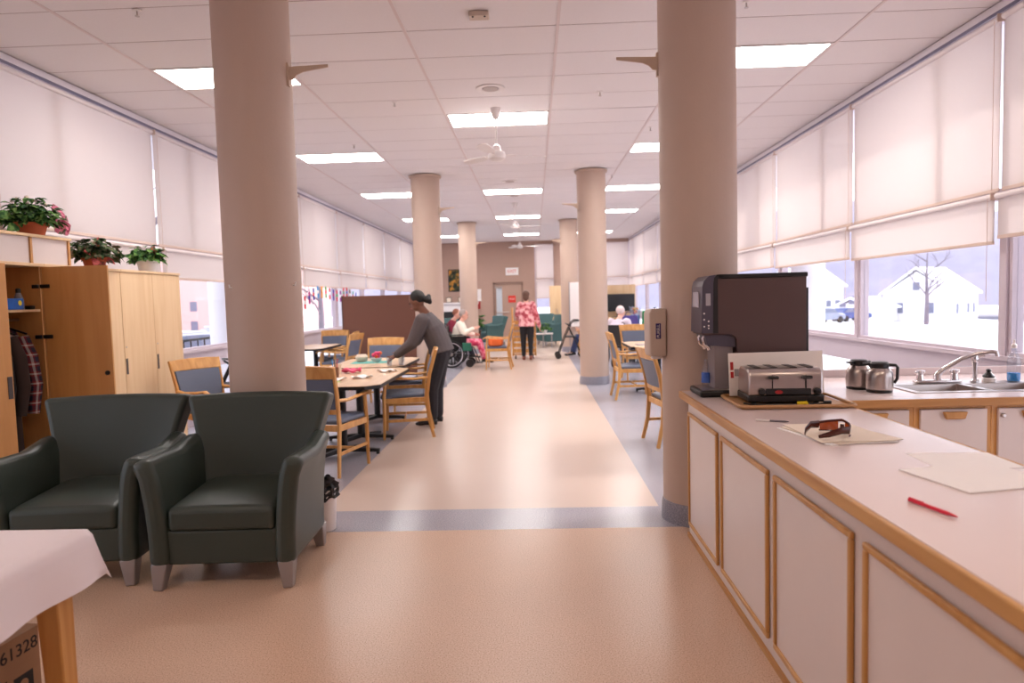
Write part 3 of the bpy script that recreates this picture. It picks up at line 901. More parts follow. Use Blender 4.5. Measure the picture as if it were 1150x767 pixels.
t = thing('toaster', 'four-slot chrome toaster with black base on the tan tray', 'toaster', (1.315, 3.68, CZ + .008), R(-3))
hx, hy = .19, .115
B().box(-hx - .004, hx + .004, -hy - .006, hy + .006, .012, .05).build('base', M_black, t, bevel=.008)
for x in (-.16, .16):
    for y in (-.09, .09): B().lathe([(.014, 0), (.014, .013)], 12, (x, y, 0)).build('foot', M_black, t)
prof = [(-hy, .045), (-hy, .14), (-hy + .012, .172), (-hy + .04, .19), (hy - .04, .19), (hy - .012, .172), (hy, .14), (hy, .045)]
shell = B().prism(prof, -hx, hx, 'x').build('shell', M_steel, t, bevel=.012, bseg=3)
for x in (-.135, -.05, .05, .135):
    B().cbox((x, .0, .191), (.034, .15, .003)).build('slot', M_black, t, smooth=False)
B().box(-.105, .125, -hy - .012, -hy - .001, .05, .085).build('control_strip', M_black, t, bevel=.004)
M_logo = mat('red_logo', rgb(180, 40, 40), .4)
B().lathe([(.02, 0), (.02, .0015), (.001, .0016)], 20, M=Matrix.Translation((-.04, -hy - .0125, .067)) @ Matrix.Rotation(R(90), 4, 'X') @ Matrix.Diagonal((1, .5, 1, 1))).build('logo', M_logo, t)
for x in (-.07, .10):
    B().box(x - .003, x + .003, -hy - .003, -hy + .001, .085, .155).build('lever_slot', M_black, t, smooth=False)
    B().cbox((x, -hy - .02, .145), (.05, .035, .016)).build('lever', M_black, t, bevel=.006)
    B().lathe([(.019, 0), (.016, .015), (.004, .018)], 16, M=Matrix.Translation((x + (.055 if x > 0 else -.055), -hy - .010, .07)) @ Matrix.Rotation(R(90), 4, 'X')).build('knob', M_black, t)
t = thing('power_cord', 'black toaster cord coiled on the tray with a plug', 'cord', (0, 0, CZ + .013))
B().tube([(1.10, 3.60, 0), (1.13, 3.555, 0), (1.2, 3.535, 0), (1.30, 3.525, .0), (1.42, 3.53, 0), (1.50, 3.545, 0)], .005, 6).build('cable', M_black, t)
B().cbox((1.375, 3.515, .006), (.05, .012, .026), (R(-70), 0, R(3))).build('yellow_tag', mat('yellow_tag', rgb(238, 206, 40), .6), t)
B().cbox((1.515, 3.55, .004), (.04, .02, .018)).build('plug', M_black, t, bevel=.004)
t = thing('leaning_board', 'white board with red print leaning behind the toaster', 'board', (1.36, 3.842, CZ + .0205), R(4))
M_bd = mat('board_white', rgb(232, 222, 214), .6)
Mb = Matrix.Rotation(R(-6), 4, 'X')
B().box(-.27, .27, -.004, .004, 0, .24, Mb).build('panel', M_bd, t, smooth=False)
for k, (z0, z1) in enumerate(((.10, .135), (.145, .19))):
    B().box(-.262, -.245, -.0055, -.0042, z0, z1, Mb).build('red_print', M_logo, t, smooth=False)
B().box(-.24, -.215, -.0055, -.0042, .11, .15, Mb).build('grey_print', mat('grey_print', rgb(150, 140, 140), .6), t, smooth=False)
# ---- papers, glasses, pens
def sheet_of(name, x, y, w, h, rot, z, m, label, cat, th=.0006, group=None, curl=0.0):
    t = thing(name, label, cat, (x, y, CZ + z), rot, group)
    B().sheet(lambda u, v: ((w * (u - .5), h * (v - .5), curl * (abs(u - .5) * 2) ** 3 * v), (0, 0, 1)), 8, 6, th).build('sheet', m, t)
    return t
st = [('bottom sheet of the paper stack under the sunglasses', R(4), .001, M_paper, -.01, 0), ('second sheet of the paper stack under the sunglasses', R(-3), .003, M_paper, .0, -.005), ('third sheet of the paper stack under the sunglasses', R(7), .005, M_card, .01, .004), ('manila top sheet of the stack, right under the sunglasses', R(-6), .0075, M_card, .0, .01)]
for lab, rz, z, m, dx, dy in st:
    sheet_of('paper_sheet', 1.245 + dx, 2.83 + dy, .29, .38, R(8) + rz, z, m, lab, 'paper', .0016, 'papers under the sunglasses')
sheet_of('paper_sheet', 1.385, 2.14, .34, .28, R(12), .0025, M_paper, 'white booklet lying at the right edge of the counter', 'paper', .0035)
sheet_of('paper_sheet', 1.47, 2.36, .28, .22, R(-4), .0007, M_paper, 'thin white sheet partly under the booklet near the counter edge', 'paper')
M_pen = mat('red_pen', rgb(214, 16, 52), .3)
t = thing('red_pen', 'red ballpoint pen lying on the counter', 'pen', (1.06, 1.83, CZ + .0062), math.atan2(1.75 - 1.91, 1.08 - 1.04))
B().tube([(-.08, 0, 0), (-.078, 0, 0), (.052, 0, 0), (.075, 0, 0), (.083, 0, 0)], [.003, .0055, .0055, .003, .001], 10).build('barrel', M_pen, t)
B().box(-.078, -.03, -.0025, .0025, .005, .0075).build('clip', M_pen, t)
t = thing('grey_pen', 'slim grey and white pen lying in front of the tray', 'pen', (1.085, 3.13, CZ + .0052), math.atan2(3.10 - 3.16, 1.15 - 1.02))
B().tube([(-.072, 0, 0), (-.07, 0, 0), (-.01, 0, 0)], [.003, .0048, .0048], 10).build('cap', M_white, t)
B().tube([(-.01, 0, 0), (.055, 0, 0), (.072, 0, 0)], [.0045, .0045, .0015], 10).build('barrel', mat('pen_grey', rgb(110, 104, 112), .4), t)
t = thing('sunglasses', 'brown wraparound sunglasses with amber lenses on the papers', 'sunglasses', (1.255, 2.80, CZ + .0118), R(115))
t.scale = (1.15, 1.15, 1.2)
M_brn = mat('glasses_brown', rgb(74, 30, 22), .15)
M_amb = mat('amber_lens', rgb(176, 74, 24), .05, spec=.9)
# lying lens side toward camera: lenses as curved shells
for s, nm in ((-1, 'lens'), (1, 'lens')):
    def fn(u, v, s=s):
        a = s * R(12 + 50 * u)
        rr = .072
        zz = .004 + .04 * v * (1 - .35 * u)
        return ((rr * math.sin(a), -rr * math.cos(a) + .072, zz), (math.sin(a), -math.cos(a), 0))
    B().sheet(fn, 8, 4, .002).build(nm, M_amb, t)
fr = []
for k in range(17):
    a = R(-64 + 8 * k); fr.append((.073 * math.sin(a), -.073 * math.cos(a) + .072, .044 - .014 * abs(k - 8) / 8))
B().tube(fr, [(.0035, .005)] * len(fr), 8).build('brow_bar', M_brn, t)
B().tube([(q[0], q[1], .004) for q in fr], [(.003, .003)] * len(fr), 6).build('lower_rim', M_brn, t)
for s in (-1, 1):
    B().tube([(s * .066, .04, .024), (s * .066, .08, .026), (s * .05, .12, .014), (s * .03, .145, .006)], [(.004, .013), (.003, .012), (.003, .010), (.002, .006)], 8).build('temple', M_brn, t)
B().prism([(-.008, .006), (.008, .006), (.006, .03), (-.006, .03)], -.004, .002, 'y').build('nose_bridge', M_brn, t)

# ---- sanitizer dispenser on the near right column
a = math.atan2(-.16, -.98)
n = Vector((math.cos(a), math.sin(a), 0))
pos = Vector((CX2, YC[0], 1.10)) + n * 0.246
t = thing('sanitizer_dispenser', 'beige wall hand sanitizer dispenser on the near right column', 'dispenser', pos, a)
M_san = mat('sanitizer_beige', rgb(204, 184, 170), .45)
B().prism([(.0, 0), (.10, .0), (.112, .02), (.115, .28), (.10, .31), (0, .31)], -.058, .058, 'y').build('housing', M_san, t, bevel=.008)
M_pur = mat('navy_print', rgb(44, 30, 98), .5)
lg = B().box(.038, .072, .0565, .0592, .115, .215).build('logo_plate', M_pur, t, bevel=.001)
text_part('lettering', 'PURELL', .026, M_white, t, face_frame((.055, .0600, .165), (0, 1, 0), (1, 0, 0)))
B().box(.02, .08, -.03, .03, -.02, .0).build('nozzle', M_white, t, bevel=.006)
# ================================================================== ARMCHAIRS
def armchair(name, label, loc, rotz, upholstery=None, group='dark green armchairs', sc=1.0):
    up = upholstery or M_green
    t = thing(name, label, 'armchair', loc, rotz, group)
    # front faces -y; origin on floor at the centre
    W = .40
    # base box
    B().box(-.30, .30, -.32, .30, .13, .318).build('seat_base', up, t, bevel=.015, bseg=3)
    # seat cushion
    def cush(u, v):
        x = -.285 + .57 * u; y = -.335 + .60 * v
        bulge = .025 * (1 - (2 * u - 1) ** 4) * (1 - (2 * v - 1) ** 4)
        return ((x, y, .375 + bulge + .03 * v), (0, 0, 1))
    B().sheet(cush, 12, 10, .13).build('seat_cushion', up, t, bevel=.03, bseg=4)
    # back: curved shell flaring outward at the top
    def back(u, v):
        s = 2 * u - 1
        hw = .30 + .145 * v ** 1.4
        x = s * hw
        z = .30 + v * (.66 - .012 * s * s)
        y = .25 + .13 * v - .06 * abs(s) ** 2.5 * (1 - .6 * v)
        return ((x, y, z), (0, -1, .2))
    B().sheet(back, 18, 12, .15).build('backrest', up, t, bevel=.045, bseg=4)
    # arms: sloped panels, scrolled outward at the top front
    for s in (-1, 1):
        prof = []
        def arm(u, v, s=s):
            y = -.355 + .62 * u
            topz = .70 - .02 * u + (.06 * max(0, u - .6) / .4)
            z = .125 + v * (topz - .125)
            lean = .055 * v ** 2.2 * (1 - .15 * u)
            if v > .85: lean += .02 * (v - .85) / .15
            x = s * (.335 + lean)
            return ((x, y, z), (s, 0, -.25 * v))
        B().sheet(arm, 10, 12, .105).build('armrest', up, t, bevel=.04, bseg=4)
    for sx in (-1, 1):
        for y, b in ((-.305, -.02), (.27, .02)):
            B().bar((sx * .335, y, .14), (sx * .345, y + b, 0.0), .085, .085, (1, 0, 0), .05, .05).build('leg', M_leg, t, bevel=.006)
    return t
armchair('armchair', 'dark green vinyl armchair nearer the wardrobe, on the left', (-2.60, 3.82, 0), R(5))
armchair('armchair', 'dark green vinyl armchair in front of the round column, on the right', (-1.70, 3.79, 0), R(2))

# ================================================================== DINING CHAIRS
def make_chair(name, label, arms=True, group='oak dining chairs with grey vinyl seats'):
    """faces +y, seat .46 high, back top .97"""
    t = thing(name, label, 'chair', (0, 0, 0), 0, group)
    wf, wb = .265, .235
    yf, yb = .235, -.225
    def topw(z): return wb + .03 * max(0, (z - .46) / .5)
    # rear legs / back posts
    for s in (-1, 1):
        B().tube([(s * (wb + .015), yb - .07, 0), (s * wb, yb - .02, .22), (s * wb, yb, .45), (s * (wb + .012), yb - .04, .70), (s * (wb + .03), yb - .12, .965)],
                 [(.017, .02), (.019, .022), (.02, .026), (.019, .024), (.018, .02)], 6, side=(1, 0, 0)).build('leg', M_oak, t, ang=60)
        zt = .66 if arms else .44
        B().tube([(s * wf, yf + .01, 0), (s * wf, yf, .25), (s * wf, yf, .44), (s * wf, yf - (.0 if not arms else .02), zt)],
                 [(.016, .016), (.02, .02), (.021, .021), (.019, .019)], 6, side=(1, 0, 0)).build('leg', M_oak, t, ang=60)
        B().bar((s * (wb + .01), yb - .02, .20), (s * wf, yf, .20), .018, .03, (1, 0, 0)).build('stretcher', M_oak, t, bevel=.004)
        B().bar((s * (wb + .002), yb, .42), (s * wf, yf, .42), .024, .055, (1, 0, 0)).build('seat_rail', M_oak, t, bevel=.004)
        if arms:
            B().tube([(s * (wb + .01), yb - .02, .665), (s * (wb + .03), yb + .12, .655), (s * (wf + .01), yf - .12, .67), (s * wf, yf + .02, .685), (s * (wf - .005), yf + .06, .665), (s * (wf - .005), yf + .065, .645)],
                     [(.018, .015), (.022, .015), (.028, .014), (.03, .014), (.026, .013), (.02, .008)], 8, side=(1, 0, 0)).build('armrest', M_oak, t, ang=50)
    B().bar((-wf, yf, .42), (wf, yf, .42), .024, .055, (0, 1, 0)).build('seat_rail', M_oak, t, bevel=.004)
    B().bar((-wb, yb, .42), (wb, yb, .42), .024, .055, (0, 1, 0)).build('seat_rail', M_oak, t, bevel=.004)
    B().bar((-wf + .01, .02, .20), (wf - .01, .02, .20), .018, .026, (0, 1, 0)).build('stretcher', M_oak, t, bevel=.004)
    def seat(u, v):
        s = 2 * u - 1
        y = yb + .02 + (yf + .02 - yb) * v
        w = (wb - .01) + (wf - wb + .01) * v
        return ((s * w, y, .465 + .02 * (1 - s ** 4) * (1 - (2 * v - 1) ** 4)), (0, 0, 1))
    B().sheet(seat, 8, 8, .04).build('seat', M_vinyl, t, bevel=.015, bseg=3)
    # top rail (curved) and lower rail, upholstered pad
    def rail(z0, z1, th):
        def f(u, v):
            s = 2 * u - 1
            z = z0 + (z1 - z0) * v
            k = (z - .45) / .52
            y = yb - .02 * k - .10 * k * k - .018 * (1 - s * s)
            arch = .012 * (1 - s * s) * v
            return ((s * (topw(z) + .005), y, z + arch), (0, 1, .2))
        return f
    B().sheet(rail(.86, .965, .03), 10, 3, .030).build('top_rail', M_oak, t, bevel=.006)
    B().sheet(rail(.545, .585, .03), 10, 1, .026).build('lower_rail', M_oak, t, bevel=.005)
    def pad(u, v):
        s = 2 * u - 1
        z = .588 + .272 * v
        k = (z - .45) / .52
        y = yb - .02 * k - .10 * k * k - .018 * (1 - s * s)
        return ((s * (topw(z) - .018), y, z), (0, 1, .2))
    B().sheet(pad, 10, 6, .032).build('backrest_pad', M_vinyl, t, bevel=.008)
    return t
ch0 = make_chair('dining_chair', 'oak armchair with its back to us, beside the right green armchair', True)
def put(loc, rz, label): return dup(ch0, (loc[0], loc[1], 0), rz, label)
# near chair at table end: rear right leg at (-1.71,5.65)
rz = R(-12)
def from_leg(px, py, lx, ly, rz):
    c, s = math.cos(rz), math.sin(rz)
    return (px - (c * lx - s * ly), py - (s * lx + c * ly))
p = from_leg(-1.71, 5.67, .25, -.295, rz)
ch0.location = (p[0], p[1], 0); ch0.rotation_euler = (0, 0, rz)
put((-1.47, 7.56), R(99), 'oak dining chair facing left at the near table, aisle side')
put((-1.66, 8.72), R(92), 'oak dining chair behind the woman in grey, at the second table')
put((-2.26, 9.72), R(176), 'oak dining chair facing us at the far end of the second table')
put((-3.25, 6.70), R(238), 'oak dining chair between the wardrobe and the round column')
put((-3.97, 13.02), R(182), 'oak dining chair facing us at the far end of the window table')
put((-3.44, 11.75), R(80), 'oak dining chair right of the window table, nearer one')
put((-3.66, 12.42), R(95), 'oak dining chair right of the window table, farther one')
put((1.43, 9.98), R(-88), 'oak dining chair with arms beside the second right column')
put((1.85, 12.1), R(-175), 'oak dining chair beyond the right-hand dining table')
put((-0.80, 14.62), R(88), 'oak chair standing alone in the aisle with an orange cushion')
ch1 = make_chair('side_chair', 'armless oak dining chair beside the near right column', False)
ch1.location = (1.437, 6.87, 0); ch1.rotation_euler = (0, 0, R(-82))
t = thing('orange_cushion', 'orange cushion on the chair standing alone in the aisle', 'cushion', (-.80, 14.62, .487), R(88))
B().sheet(lambda u, v: ((.4 * (u - .5), .05 + .3 * (v - .5), .09 + 0.0 * u), (0, 0, 1)), 8, 6, .17).build('cushion', mat('orange_fabric', rgb(236, 112, 52), .8), t, bevel=.05, bseg=4)

# ================================================================== DINING TABLES
def dining_table(label, x0, x1, y0, y1, bases):
    t = thing('dining_table', label, 'table', ((x0 + x1) / 2, (y0 + y1) / 2, 0), 0, 'dining tables')
    hx, hy = (x1 - x0) / 2, (y1 - y0) / 2
    c = .12
    def oct_(a, b): return [(-a + c, -b), (a - c, -b), (a, -b + c), (a, b - c), (a - c, b), (-a + c, b), (-a, b - c), (-a, -b + c)]
    B().prism(oct_(hx - .004, hy - .004), .738, .744, 'z').build('table_top', M_tabletop, t, smooth=False)
    B().prism(oct_(hx, hy), .708, .7385, 'z').build('edge_band', M_black, t, smooth=False)
    for by in bases:
        B().lathe([(.04, .06), (.04, .69), (.10, .695), (.10, .708)], 16, (0, by, 0)).build('pedestal', M_blackm, t)
        for k in range(2):
            L = .36 if k == 0 else .30
            d = Vector((1, 0, 0)) if k == 0 else Vector((.5, .86, 0))
            for s in (-1, 1):
                B().bar(Vector((0, by, .055)), Vector((0, by, 0)) + d * s * L + Vector((0, 0, .035)), .06, .05, None, .05, .03).build('foot', M_blackm, t, bevel=.008)
                B().lathe([(.018, 0), (.018, .02)], 10, tuple(Vector((0, by, 0)) + d * s * (L - .02))).build('glide', M_black, t)
    return t
dining_table('near left dining table with tan top and black edge', -2.42, -1.44, 6.06, 7.74, (-.30, .38))
dining_table('second left dining table with a teal mat, behind the near one', -2.50, -1.56, 7.84, 9.14, (0.0,))
dining_table('black-edged table by the flag-hung left window', -4.25, -3.63, 11.3, 12.65, (0.0,))
dining_table('right-hand dining table by the second right column', 1.42, 2.42, 9.95, 11.2, (0.0,))
dining_table('near right dining table mostly hidden behind the column', 1.55, 2.55, 6.1, 7.4, (0.0,))
# tableware
TZ = .7445
def on_table(name, label, cat, x, y, rz=0, group=None): return thing(name, label, cat, (x, y, TZ), rz, group)
t = on_table('placemat', 'teal placemat on the second left table', 'placemat', -2.08, 8.48, R(4))
B().box(-.24, .24, -.16, .16, 0, .003).build('mat', mat('teal_mat', rgb(96, 178, 172), .7), t, smooth=False)
t = on_table('flower_bowl', 'bowl of pink flowers on the teal placemat', 'flowers', -2.02, 8.5)
t.location.z += .0035
B().lathe([(.04, 0), (.06, .02), (.075, .05), (.07, .05), (.05, .02)], 20).build('bowl', M_white, t)
for k in range(9):
    a = 2.4 * k; rr = .018 * math.sqrt(k)
    B().ell((rr * math.cos(a), rr * math.sin(a), .07 + .02 * (k % 3)), .024, 8, 6).build('blossom', mat('pink_petals', rgb(226, 74, 120), .8) if k % 4 else mat('orange_petals', rgb(232, 120, 60), .8), t)
t = on_table('woven_basket', 'small white round basket left of the flower bowl', 'basket', -2.22, 8.55)
B().lathe([(.05, 0), (.075, .03), (.08, .07), (.055, .1), (.05, .1), (.07, .06), (.05, .01)], 20).build('basket', M_card, t)
def cup(x, y, label):
    t = on_table('drinking_glass', label, 'glass', x, y, 0, 'clear drinking glasses')
    B().lathe([(.027, 0), (.033, .10), (.031, .10), (.026, .008)], 18).build('glass', M_clear, t)
cup(-1.73, 7.92, 'clear glass under the hand of the woman in grey'); cup(-1.60, 7.97, 'clear glass beside the hand, nearer the aisle'); cup(-1.66, 8.35, 'clear glass at the aisle edge of the second table')
for k, (x, y, rz, lab) in enumerate([(-1.75, 6.72, 20, 'crumpled white napkin at the middle of the near left table'), (-1.62, 7.28, -15, 'white napkin by the aisle edge of the near left table'), (-1.98, 6.55, 40, 'white paper near the corner of the near left table')]):
    t = on_table('napkin', lab, 'napkin', x, y, R(rz))
    B().sheet(lambda u, v: ((.2 * (u - .5), .14 * (v - .5), .018 + .012 * math.sin(9 * u + 3 * v) * math.cos(7 * v)), (0, 0, 1)), 10, 8, .004).build('napkin_sheet', M_paper, t)
t = on_table('pink_napkin', 'bright pink folded napkin on the near left table', 'napkin', -2.0, 7.25, R(10))
B().sheet(lambda u, v: ((.2 * (u - .5), .12 * (v - .5), .03 + .015 * math.sin(8 * u) * math.cos(6 * v)), (0, 0, 1)), 10, 8, .02).build('napkin_fold', mat('pink_napkin', rgb(232, 92, 130), .8), t)
t = on_table('pencil_cup', 'brown cup holding pencils on the near left table', 'pencil cup', -2.06, 6.85)
B().lathe([(.035, 0), (.038, .10), (.034, .10), (.03, .01)], 18).build('cup', mat('cup_brown', rgb(130, 88, 62), .6), t)
for k in range(4):
    a = 1.6 * k
    B().tube([(.01 * math.cos(a), .01 * math.sin(a), .02), (.03 * math.cos(a), .03 * math.sin(a), .19)], .004, 6).build('pencil', (M_red, M_trimw, M_blue, M_black)[k], t)
t = on_table('paper_napkin', 'pale green paper slip beside the pencil cup', 'paper', -1.98, 6.42, R(25))
B().box(-.09, .09, -.05, .05, 0, .003).build('slip', mat('pale_green_paper', rgb(196, 214, 150), .8), t, smooth=False)
t = on_table('paper_cup', 'beige paper cup behind the pencil cup', 'cup', -2.12, 7.15)
B().lathe([(.03, 0), (.042, .11), (.038, .11), (.027, .008)], 18).build('cup', M_card, t)
t = on_table('newspaper', 'folded newspaper on the right-hand dining table', 'newspaper', 1.75, 10.35, R(5))
B().box(-.2, .2, -.14, .14, 0, .012).build('folded_pages', mat('newsprint', rgb(176, 166, 168), .8, var=.3, scale=40), t, bevel=.004)

# ================================================================== FRONT-LEFT CLOTH TABLE AND BOX
t = thing('folding_table', 'wooden-legged table under the white cloth, bottom left', 'table', (-2.2, 1.75, 0))
B().box(-.60, .62, -.50, .48, .71, .742).build('table_top', M_mapleo, t, bevel=.004)
for sx in (-1, 1):
    for sy in (-1, 1):
        x, y = .01 + sx * .545, -.01 + sy * .425
        B().bar((x, y, .71), (x + sx * .01, y + sy * .01, 0), .085, .085, (1, 0, 0), .06, .06).build('leg', M_oak, t, bevel=.006)
cl_ = thing('tablecloth', 'white creased tablecloth hanging over the bottom left table', 'tablecloth', (-2.2, 1.75, .7435))
# top sheet and hanging skirt as one closed sheet mesh
def cloth(u, v):
    # u around x from -1..1 extended by drop, v likewise
    hx, hy, dr = .625, .495, .175
    a = (2 * u - 1) * (hx + dr); b = (2 * v - 1) * (hy + dr)
    x = max(-hx, min(hx, a)); y = max(-hy, min(hy, b))
    ox, oy = abs(a) - hx, abs(b) - hy
    d = 0; nx = ny = 0
    ox = max(0, ox); oy = max(0, oy)
    d = max(ox, oy) if (ox == 0 or oy == 0) else (max(ox, oy) + .12 * min(ox, oy))
    wob = .012 * math.sin(19 * x + 3) + .012 * math.sin(17 * y + 1)
    fl = .055 * d / dr
    if ox > 0: x += math.copysign(.012 + fl * (.35 + oy * .8) + wob * ox / dr, a); 
    if oy > 0: y += math.copysign(.012 + fl * (.35 + ox * .8) + wob * oy / dr, b)
    n = (math.copysign(1, a) if ox > oy else 0, math.copysign(1, b) if oy >= ox and oy > 0 else 0, 1 if d == 0 else .2)
    return ((x, y, .004 - d), Vector(n).normalized())
B().sheet(cloth, 64, 56, .002).build('cloth', M_cloth, cl_, ang=70)
t = thing('cardboard_box', 'printed cardboard box standing under the cloth table', 'box', (-2.07, 2.13, 0), R(-6))
B().box(-.22, .22, -.22, .22, 0, .365).build('carton', M_box, t, bevel=.003)
B().box(.03, .225, -.222, .222, .366, .37).build('flap', M_box, t, smooth=False)
B().box(-.225, .02, -.222, .222, .366, .37).build('flap', M_box, t, smooth=False)
text_part('lettering', '61328', .062, M_boxink, t, face_frame((.2206, .135, .315), (1, 0, 0)))
B().box(.2202, .2208, .105, .185, .12, .225).build('print_block', M_boxink, t, smooth=False)
B().lathe([(.018, 0), (.018, .0008), (.010, .0008)], 18, M=Matrix.Translation((.2209, .145, .19)) @ Matrix.Rotation(R(90), 4, 'Y')).build('print_ring', M_box, t)
B().box(.2202, .2208, -.06, .08, .06, .235).build('print_block', M_boxink, t, smooth=False)
text_part('lettering', '5', .17, M_box, t, face_frame((.2212, .035, .15), (1, 0, 0)))

# waste bin behind the armchair
t = thing('waste_bin', 'white waste bin with black liner behind the right green armchair', 'bin', (-1.44, 4.38, 0))
B().lathe([(.075, 0), (.08, .005), (.095, .27), (.1, .28), (.09, .28), (.075, .02)], 24).build('bin', M_white, t)
def bag(u, v):
    a = 2 * PI * u
    r = .103 + .008 * math.sin(9 * a) + .01 * math.sin(23 * v + 4 * a)
    z = .22 + .13 * v
    if v > .6: r -= .05 * (v - .6) / .4
    return (r * math.cos(a), r * math.sin(a), z + .01 * math.sin(7 * a))
B().grid(bag, 40, 8).build('liner', mat('black_liner', rgb(18, 17, 20), .25), t)
# ================================================================== WARDROBES
WXF, WXB = -3.90, -4.27
M_hand = mat('recessed_pull_dark', rgb(70, 60, 58), .4)
def wardrobe(label, y0, y1, splits, opened):
    t = thing('wardrobe', label, 'wardrobe', (0, y0, 0), 0, 'maple wardrobes')
    L = y1 - y0; T = .019; Z = 1.875
    B().box(WXB, WXF - .02, .0005, T, 0.08, Z - .02).build('side_panel', M_mapleo, t, smooth=False)
    B().box(WXB, WXF - .02, L - T, L - .0005, 0.08, Z - .02).build('side_panel', M_mapleo, t, smooth=False)
    B().box(WXB, WXF - .02, T, L - T, .08, .10).build('floor_panel', M_mapleo, t, smooth=False)
    B().box(WXB, WXB + .01, T, L - T, .10, Z - .02).build('back_panel', M_mapleo, t, smooth=False)
    B().box(WXB - .0, WXF + .012, 0.0005, L - .0005, Z - .02, Z + .005).build('top_panel', M_maple, t, bevel=.003)
    B().box(WXB, WXF - .05, .001, L - .001, 0, .08).build('plinth', M_maple, t, smooth=False)
    for k in range(len(splits) - 1):
        a, b = splits[k] - y0 + .002, splits[k + 1] - y0 - .002
        if opened and k == opened[0]:
            continue
        if opened and k in opened[1]:
            continue
        d = B().box(WXF - .019, WXF, a, b, .082, Z - .022).build('door', M_maple, t, bevel=.002)
        B().box(WXF + .0002, WXF + .004, a + .01, a + .038, .88, 1.03).build('recessed_pull', M_hand, d, smooth=False)
        B().lathe([(.008, 0), (.008, .003)], 10, M=Matrix.Translation((WXF, a + .03, 1.14)) @ Matrix.Rotation(R(90), 4, 'Y')).build('lock', M_steel, d)
    return t
t = wardrobe('closed two-door maple wardrobe nearest the round column', 6.285, 7.355, (6.285, 6.82, 7.355), None)
t = wardrobe('closed maple wardrobe hidden behind the open wardrobe door', 5.285, 6.283, (5.285, 5.784, 6.283), None)
t = wardrobe('open maple wardrobe with coats hanging inside', 4.215, 5.283, (4.215, 4.749, 5.283), (0, (1,)))
ow = t
yb = 5.283 - 4.215
# right door opened 90 degrees: hinge at y=5.27, reaching into the room
M_dface = wood('shaded_maple_door', rgb(206, 146, 82), rgb(214, 156, 92), 0.45)  # same maple as the closed doors, with their shade put into a darker orange
d = B().box(WXF + .004, WXF + .534, yb - .024, yb - .005, .082, 1.853).build('door', M_dface, ow, bevel=.002)
B().lathe([(.018, 0), (.018, .012), (.010, .02)], 16, M=Matrix.Translation((WXF + .49, yb - .024, 1.0)) @ Matrix.Rotation(R(90), 4, 'X')).build('catch', M_black, d)
for z in (1.70, 1.30, .35):
    h = B().cbox((WXF + .03, yb - .034, z), (.07, .02, .03)).build('hinge', M_blackm, d, bevel=.004)
    B().cbox((WXF - .05, yb - .03, z), (.05, .02, .03)).build('hinge_plate', M_blackm, ow, bevel=.004)
# left door ajar by about 15 degrees, hinged at its near edge
a = R(-14.6)
Md = Matrix.Translation((WXF, .004, 0)) @ Matrix.Rotation(a, 4, 'Z')
d = B().box(-.019, 0, 0, .528, .082, 1.853, Md).build('door', M_dface, ow, bevel=.002)
B().box(.0003, .005, .485, .518, .88, 1.04, Md).build('recessed_pull', M_hand, d, smooth=False)
# inner shelf, centre divider and rail
B().box(WXB + .01, WXF - .03, .52, yb - .02, 1.50, 1.52).build('shelf', M_maple, ow, smooth=False)
B().box(WXB + .01, WXF - .03, .50, .519, .10, 1.855).build('divider', M_mapleo, ow, smooth=False)
B().tube([(-4.12, .52, 1.44), (-4.12, yb - .02, 1.44)], .012, 10).build('rail', M_steel, ow)
# things on the shelf
t = thing('shelf_bottle', 'grey bottle with dark cap on the wardrobe shelf', 'bottle', (-4.0, 5.135, 1.5205))
B().lathe([(.034, 0), (.036, .01), (.034, .08), (.02, .12), (.016, .13)], 18).build('bottle', mat('bottle_grey', rgb(120, 116, 120), .4), t)
B().lathe([(.018, .13), (.018, .16), (.012, .165)], 14).build('cap', M_black, t)
t = thing('tissue_box', 'blue tissue box on the wardrobe shelf', 'box', (-3.97, 4.985, 1.5205), R(4))
B().box(-.05, .05, -.10, .10, 0, .085).build('carton', mat('blue_carton', rgb(28, 88, 168), .5, var=.4, scale=18), t, bevel=.003)
B().lathe([(.02, 0), (.02, .0008)], 16, M=Matrix.Translation((.0502, .06, .05)) @ Matrix.Rotation(R(90), 4, 'Y')).build('yellow_dot', mat('yellow_print', rgb(230, 210, 50), .6), t)
t = thing('shelf_case', 'small dark case beside the tissue box', 'case', (-3.985, 5.205, 1.5205))
B().box(-.04, .04, -.025, .03, 0, .03).build('case', M_black, t, bevel=.008)
# coats
def coat(label, y, m, length, wid, rz, tilt=0.0, mh=None):
    t = thing('coat', label, 'coat', (-4.12, y, 1.43), rz, 'coats hanging in the wardrobe')
    b = B()
    pts, rs = [], []
    N = 12
    for k in range(N + 1):
        v = k / N
        z = -.06 - length * v
        w = wid * min(1, .35 + 2.2 * v) * (1 + .10 * v)
        if v < .03: w = .05
        pts.append((tilt * v, .0, z)); rs.append((w, .05 + .03 * v + .01 * math.sin(5 * v)))
    b.tube(pts, rs, 20, side=(1, 0, 0))
    body = b.build('coat_body', m, t, ang=80)
    for s in (-1, 1):
        B().tube([(s * wid * .75, 0, -.13), (s * (wid + .02), .0, -.28), (s * (wid + .05) + tilt * .5, -.01, -.5), (s * (wid + .02) + tilt * .8, -.02, -.72)], [.055, .058, .05, .042], 12).build('sleeve', m, t)
    B().tube([(-.16, 0, -.10), (0, 0, -.045), (.16, 0, -.10)], .008, 6).build('hanger', M_blackm, t)
    B().tube([(0, 0, -.045), (0, 0, .0), (.01, 0, .02), (.02, 0, .024), (.026, 0, .01)], .003, 6).build('hook', M_steel, t)
    return t
M_plaid = plaid_mat('plaid_wool')
coat('red and black plaid jacket hanging in the open wardrobe', 5.14, M_plaid, .62, .15, R(0), .02)
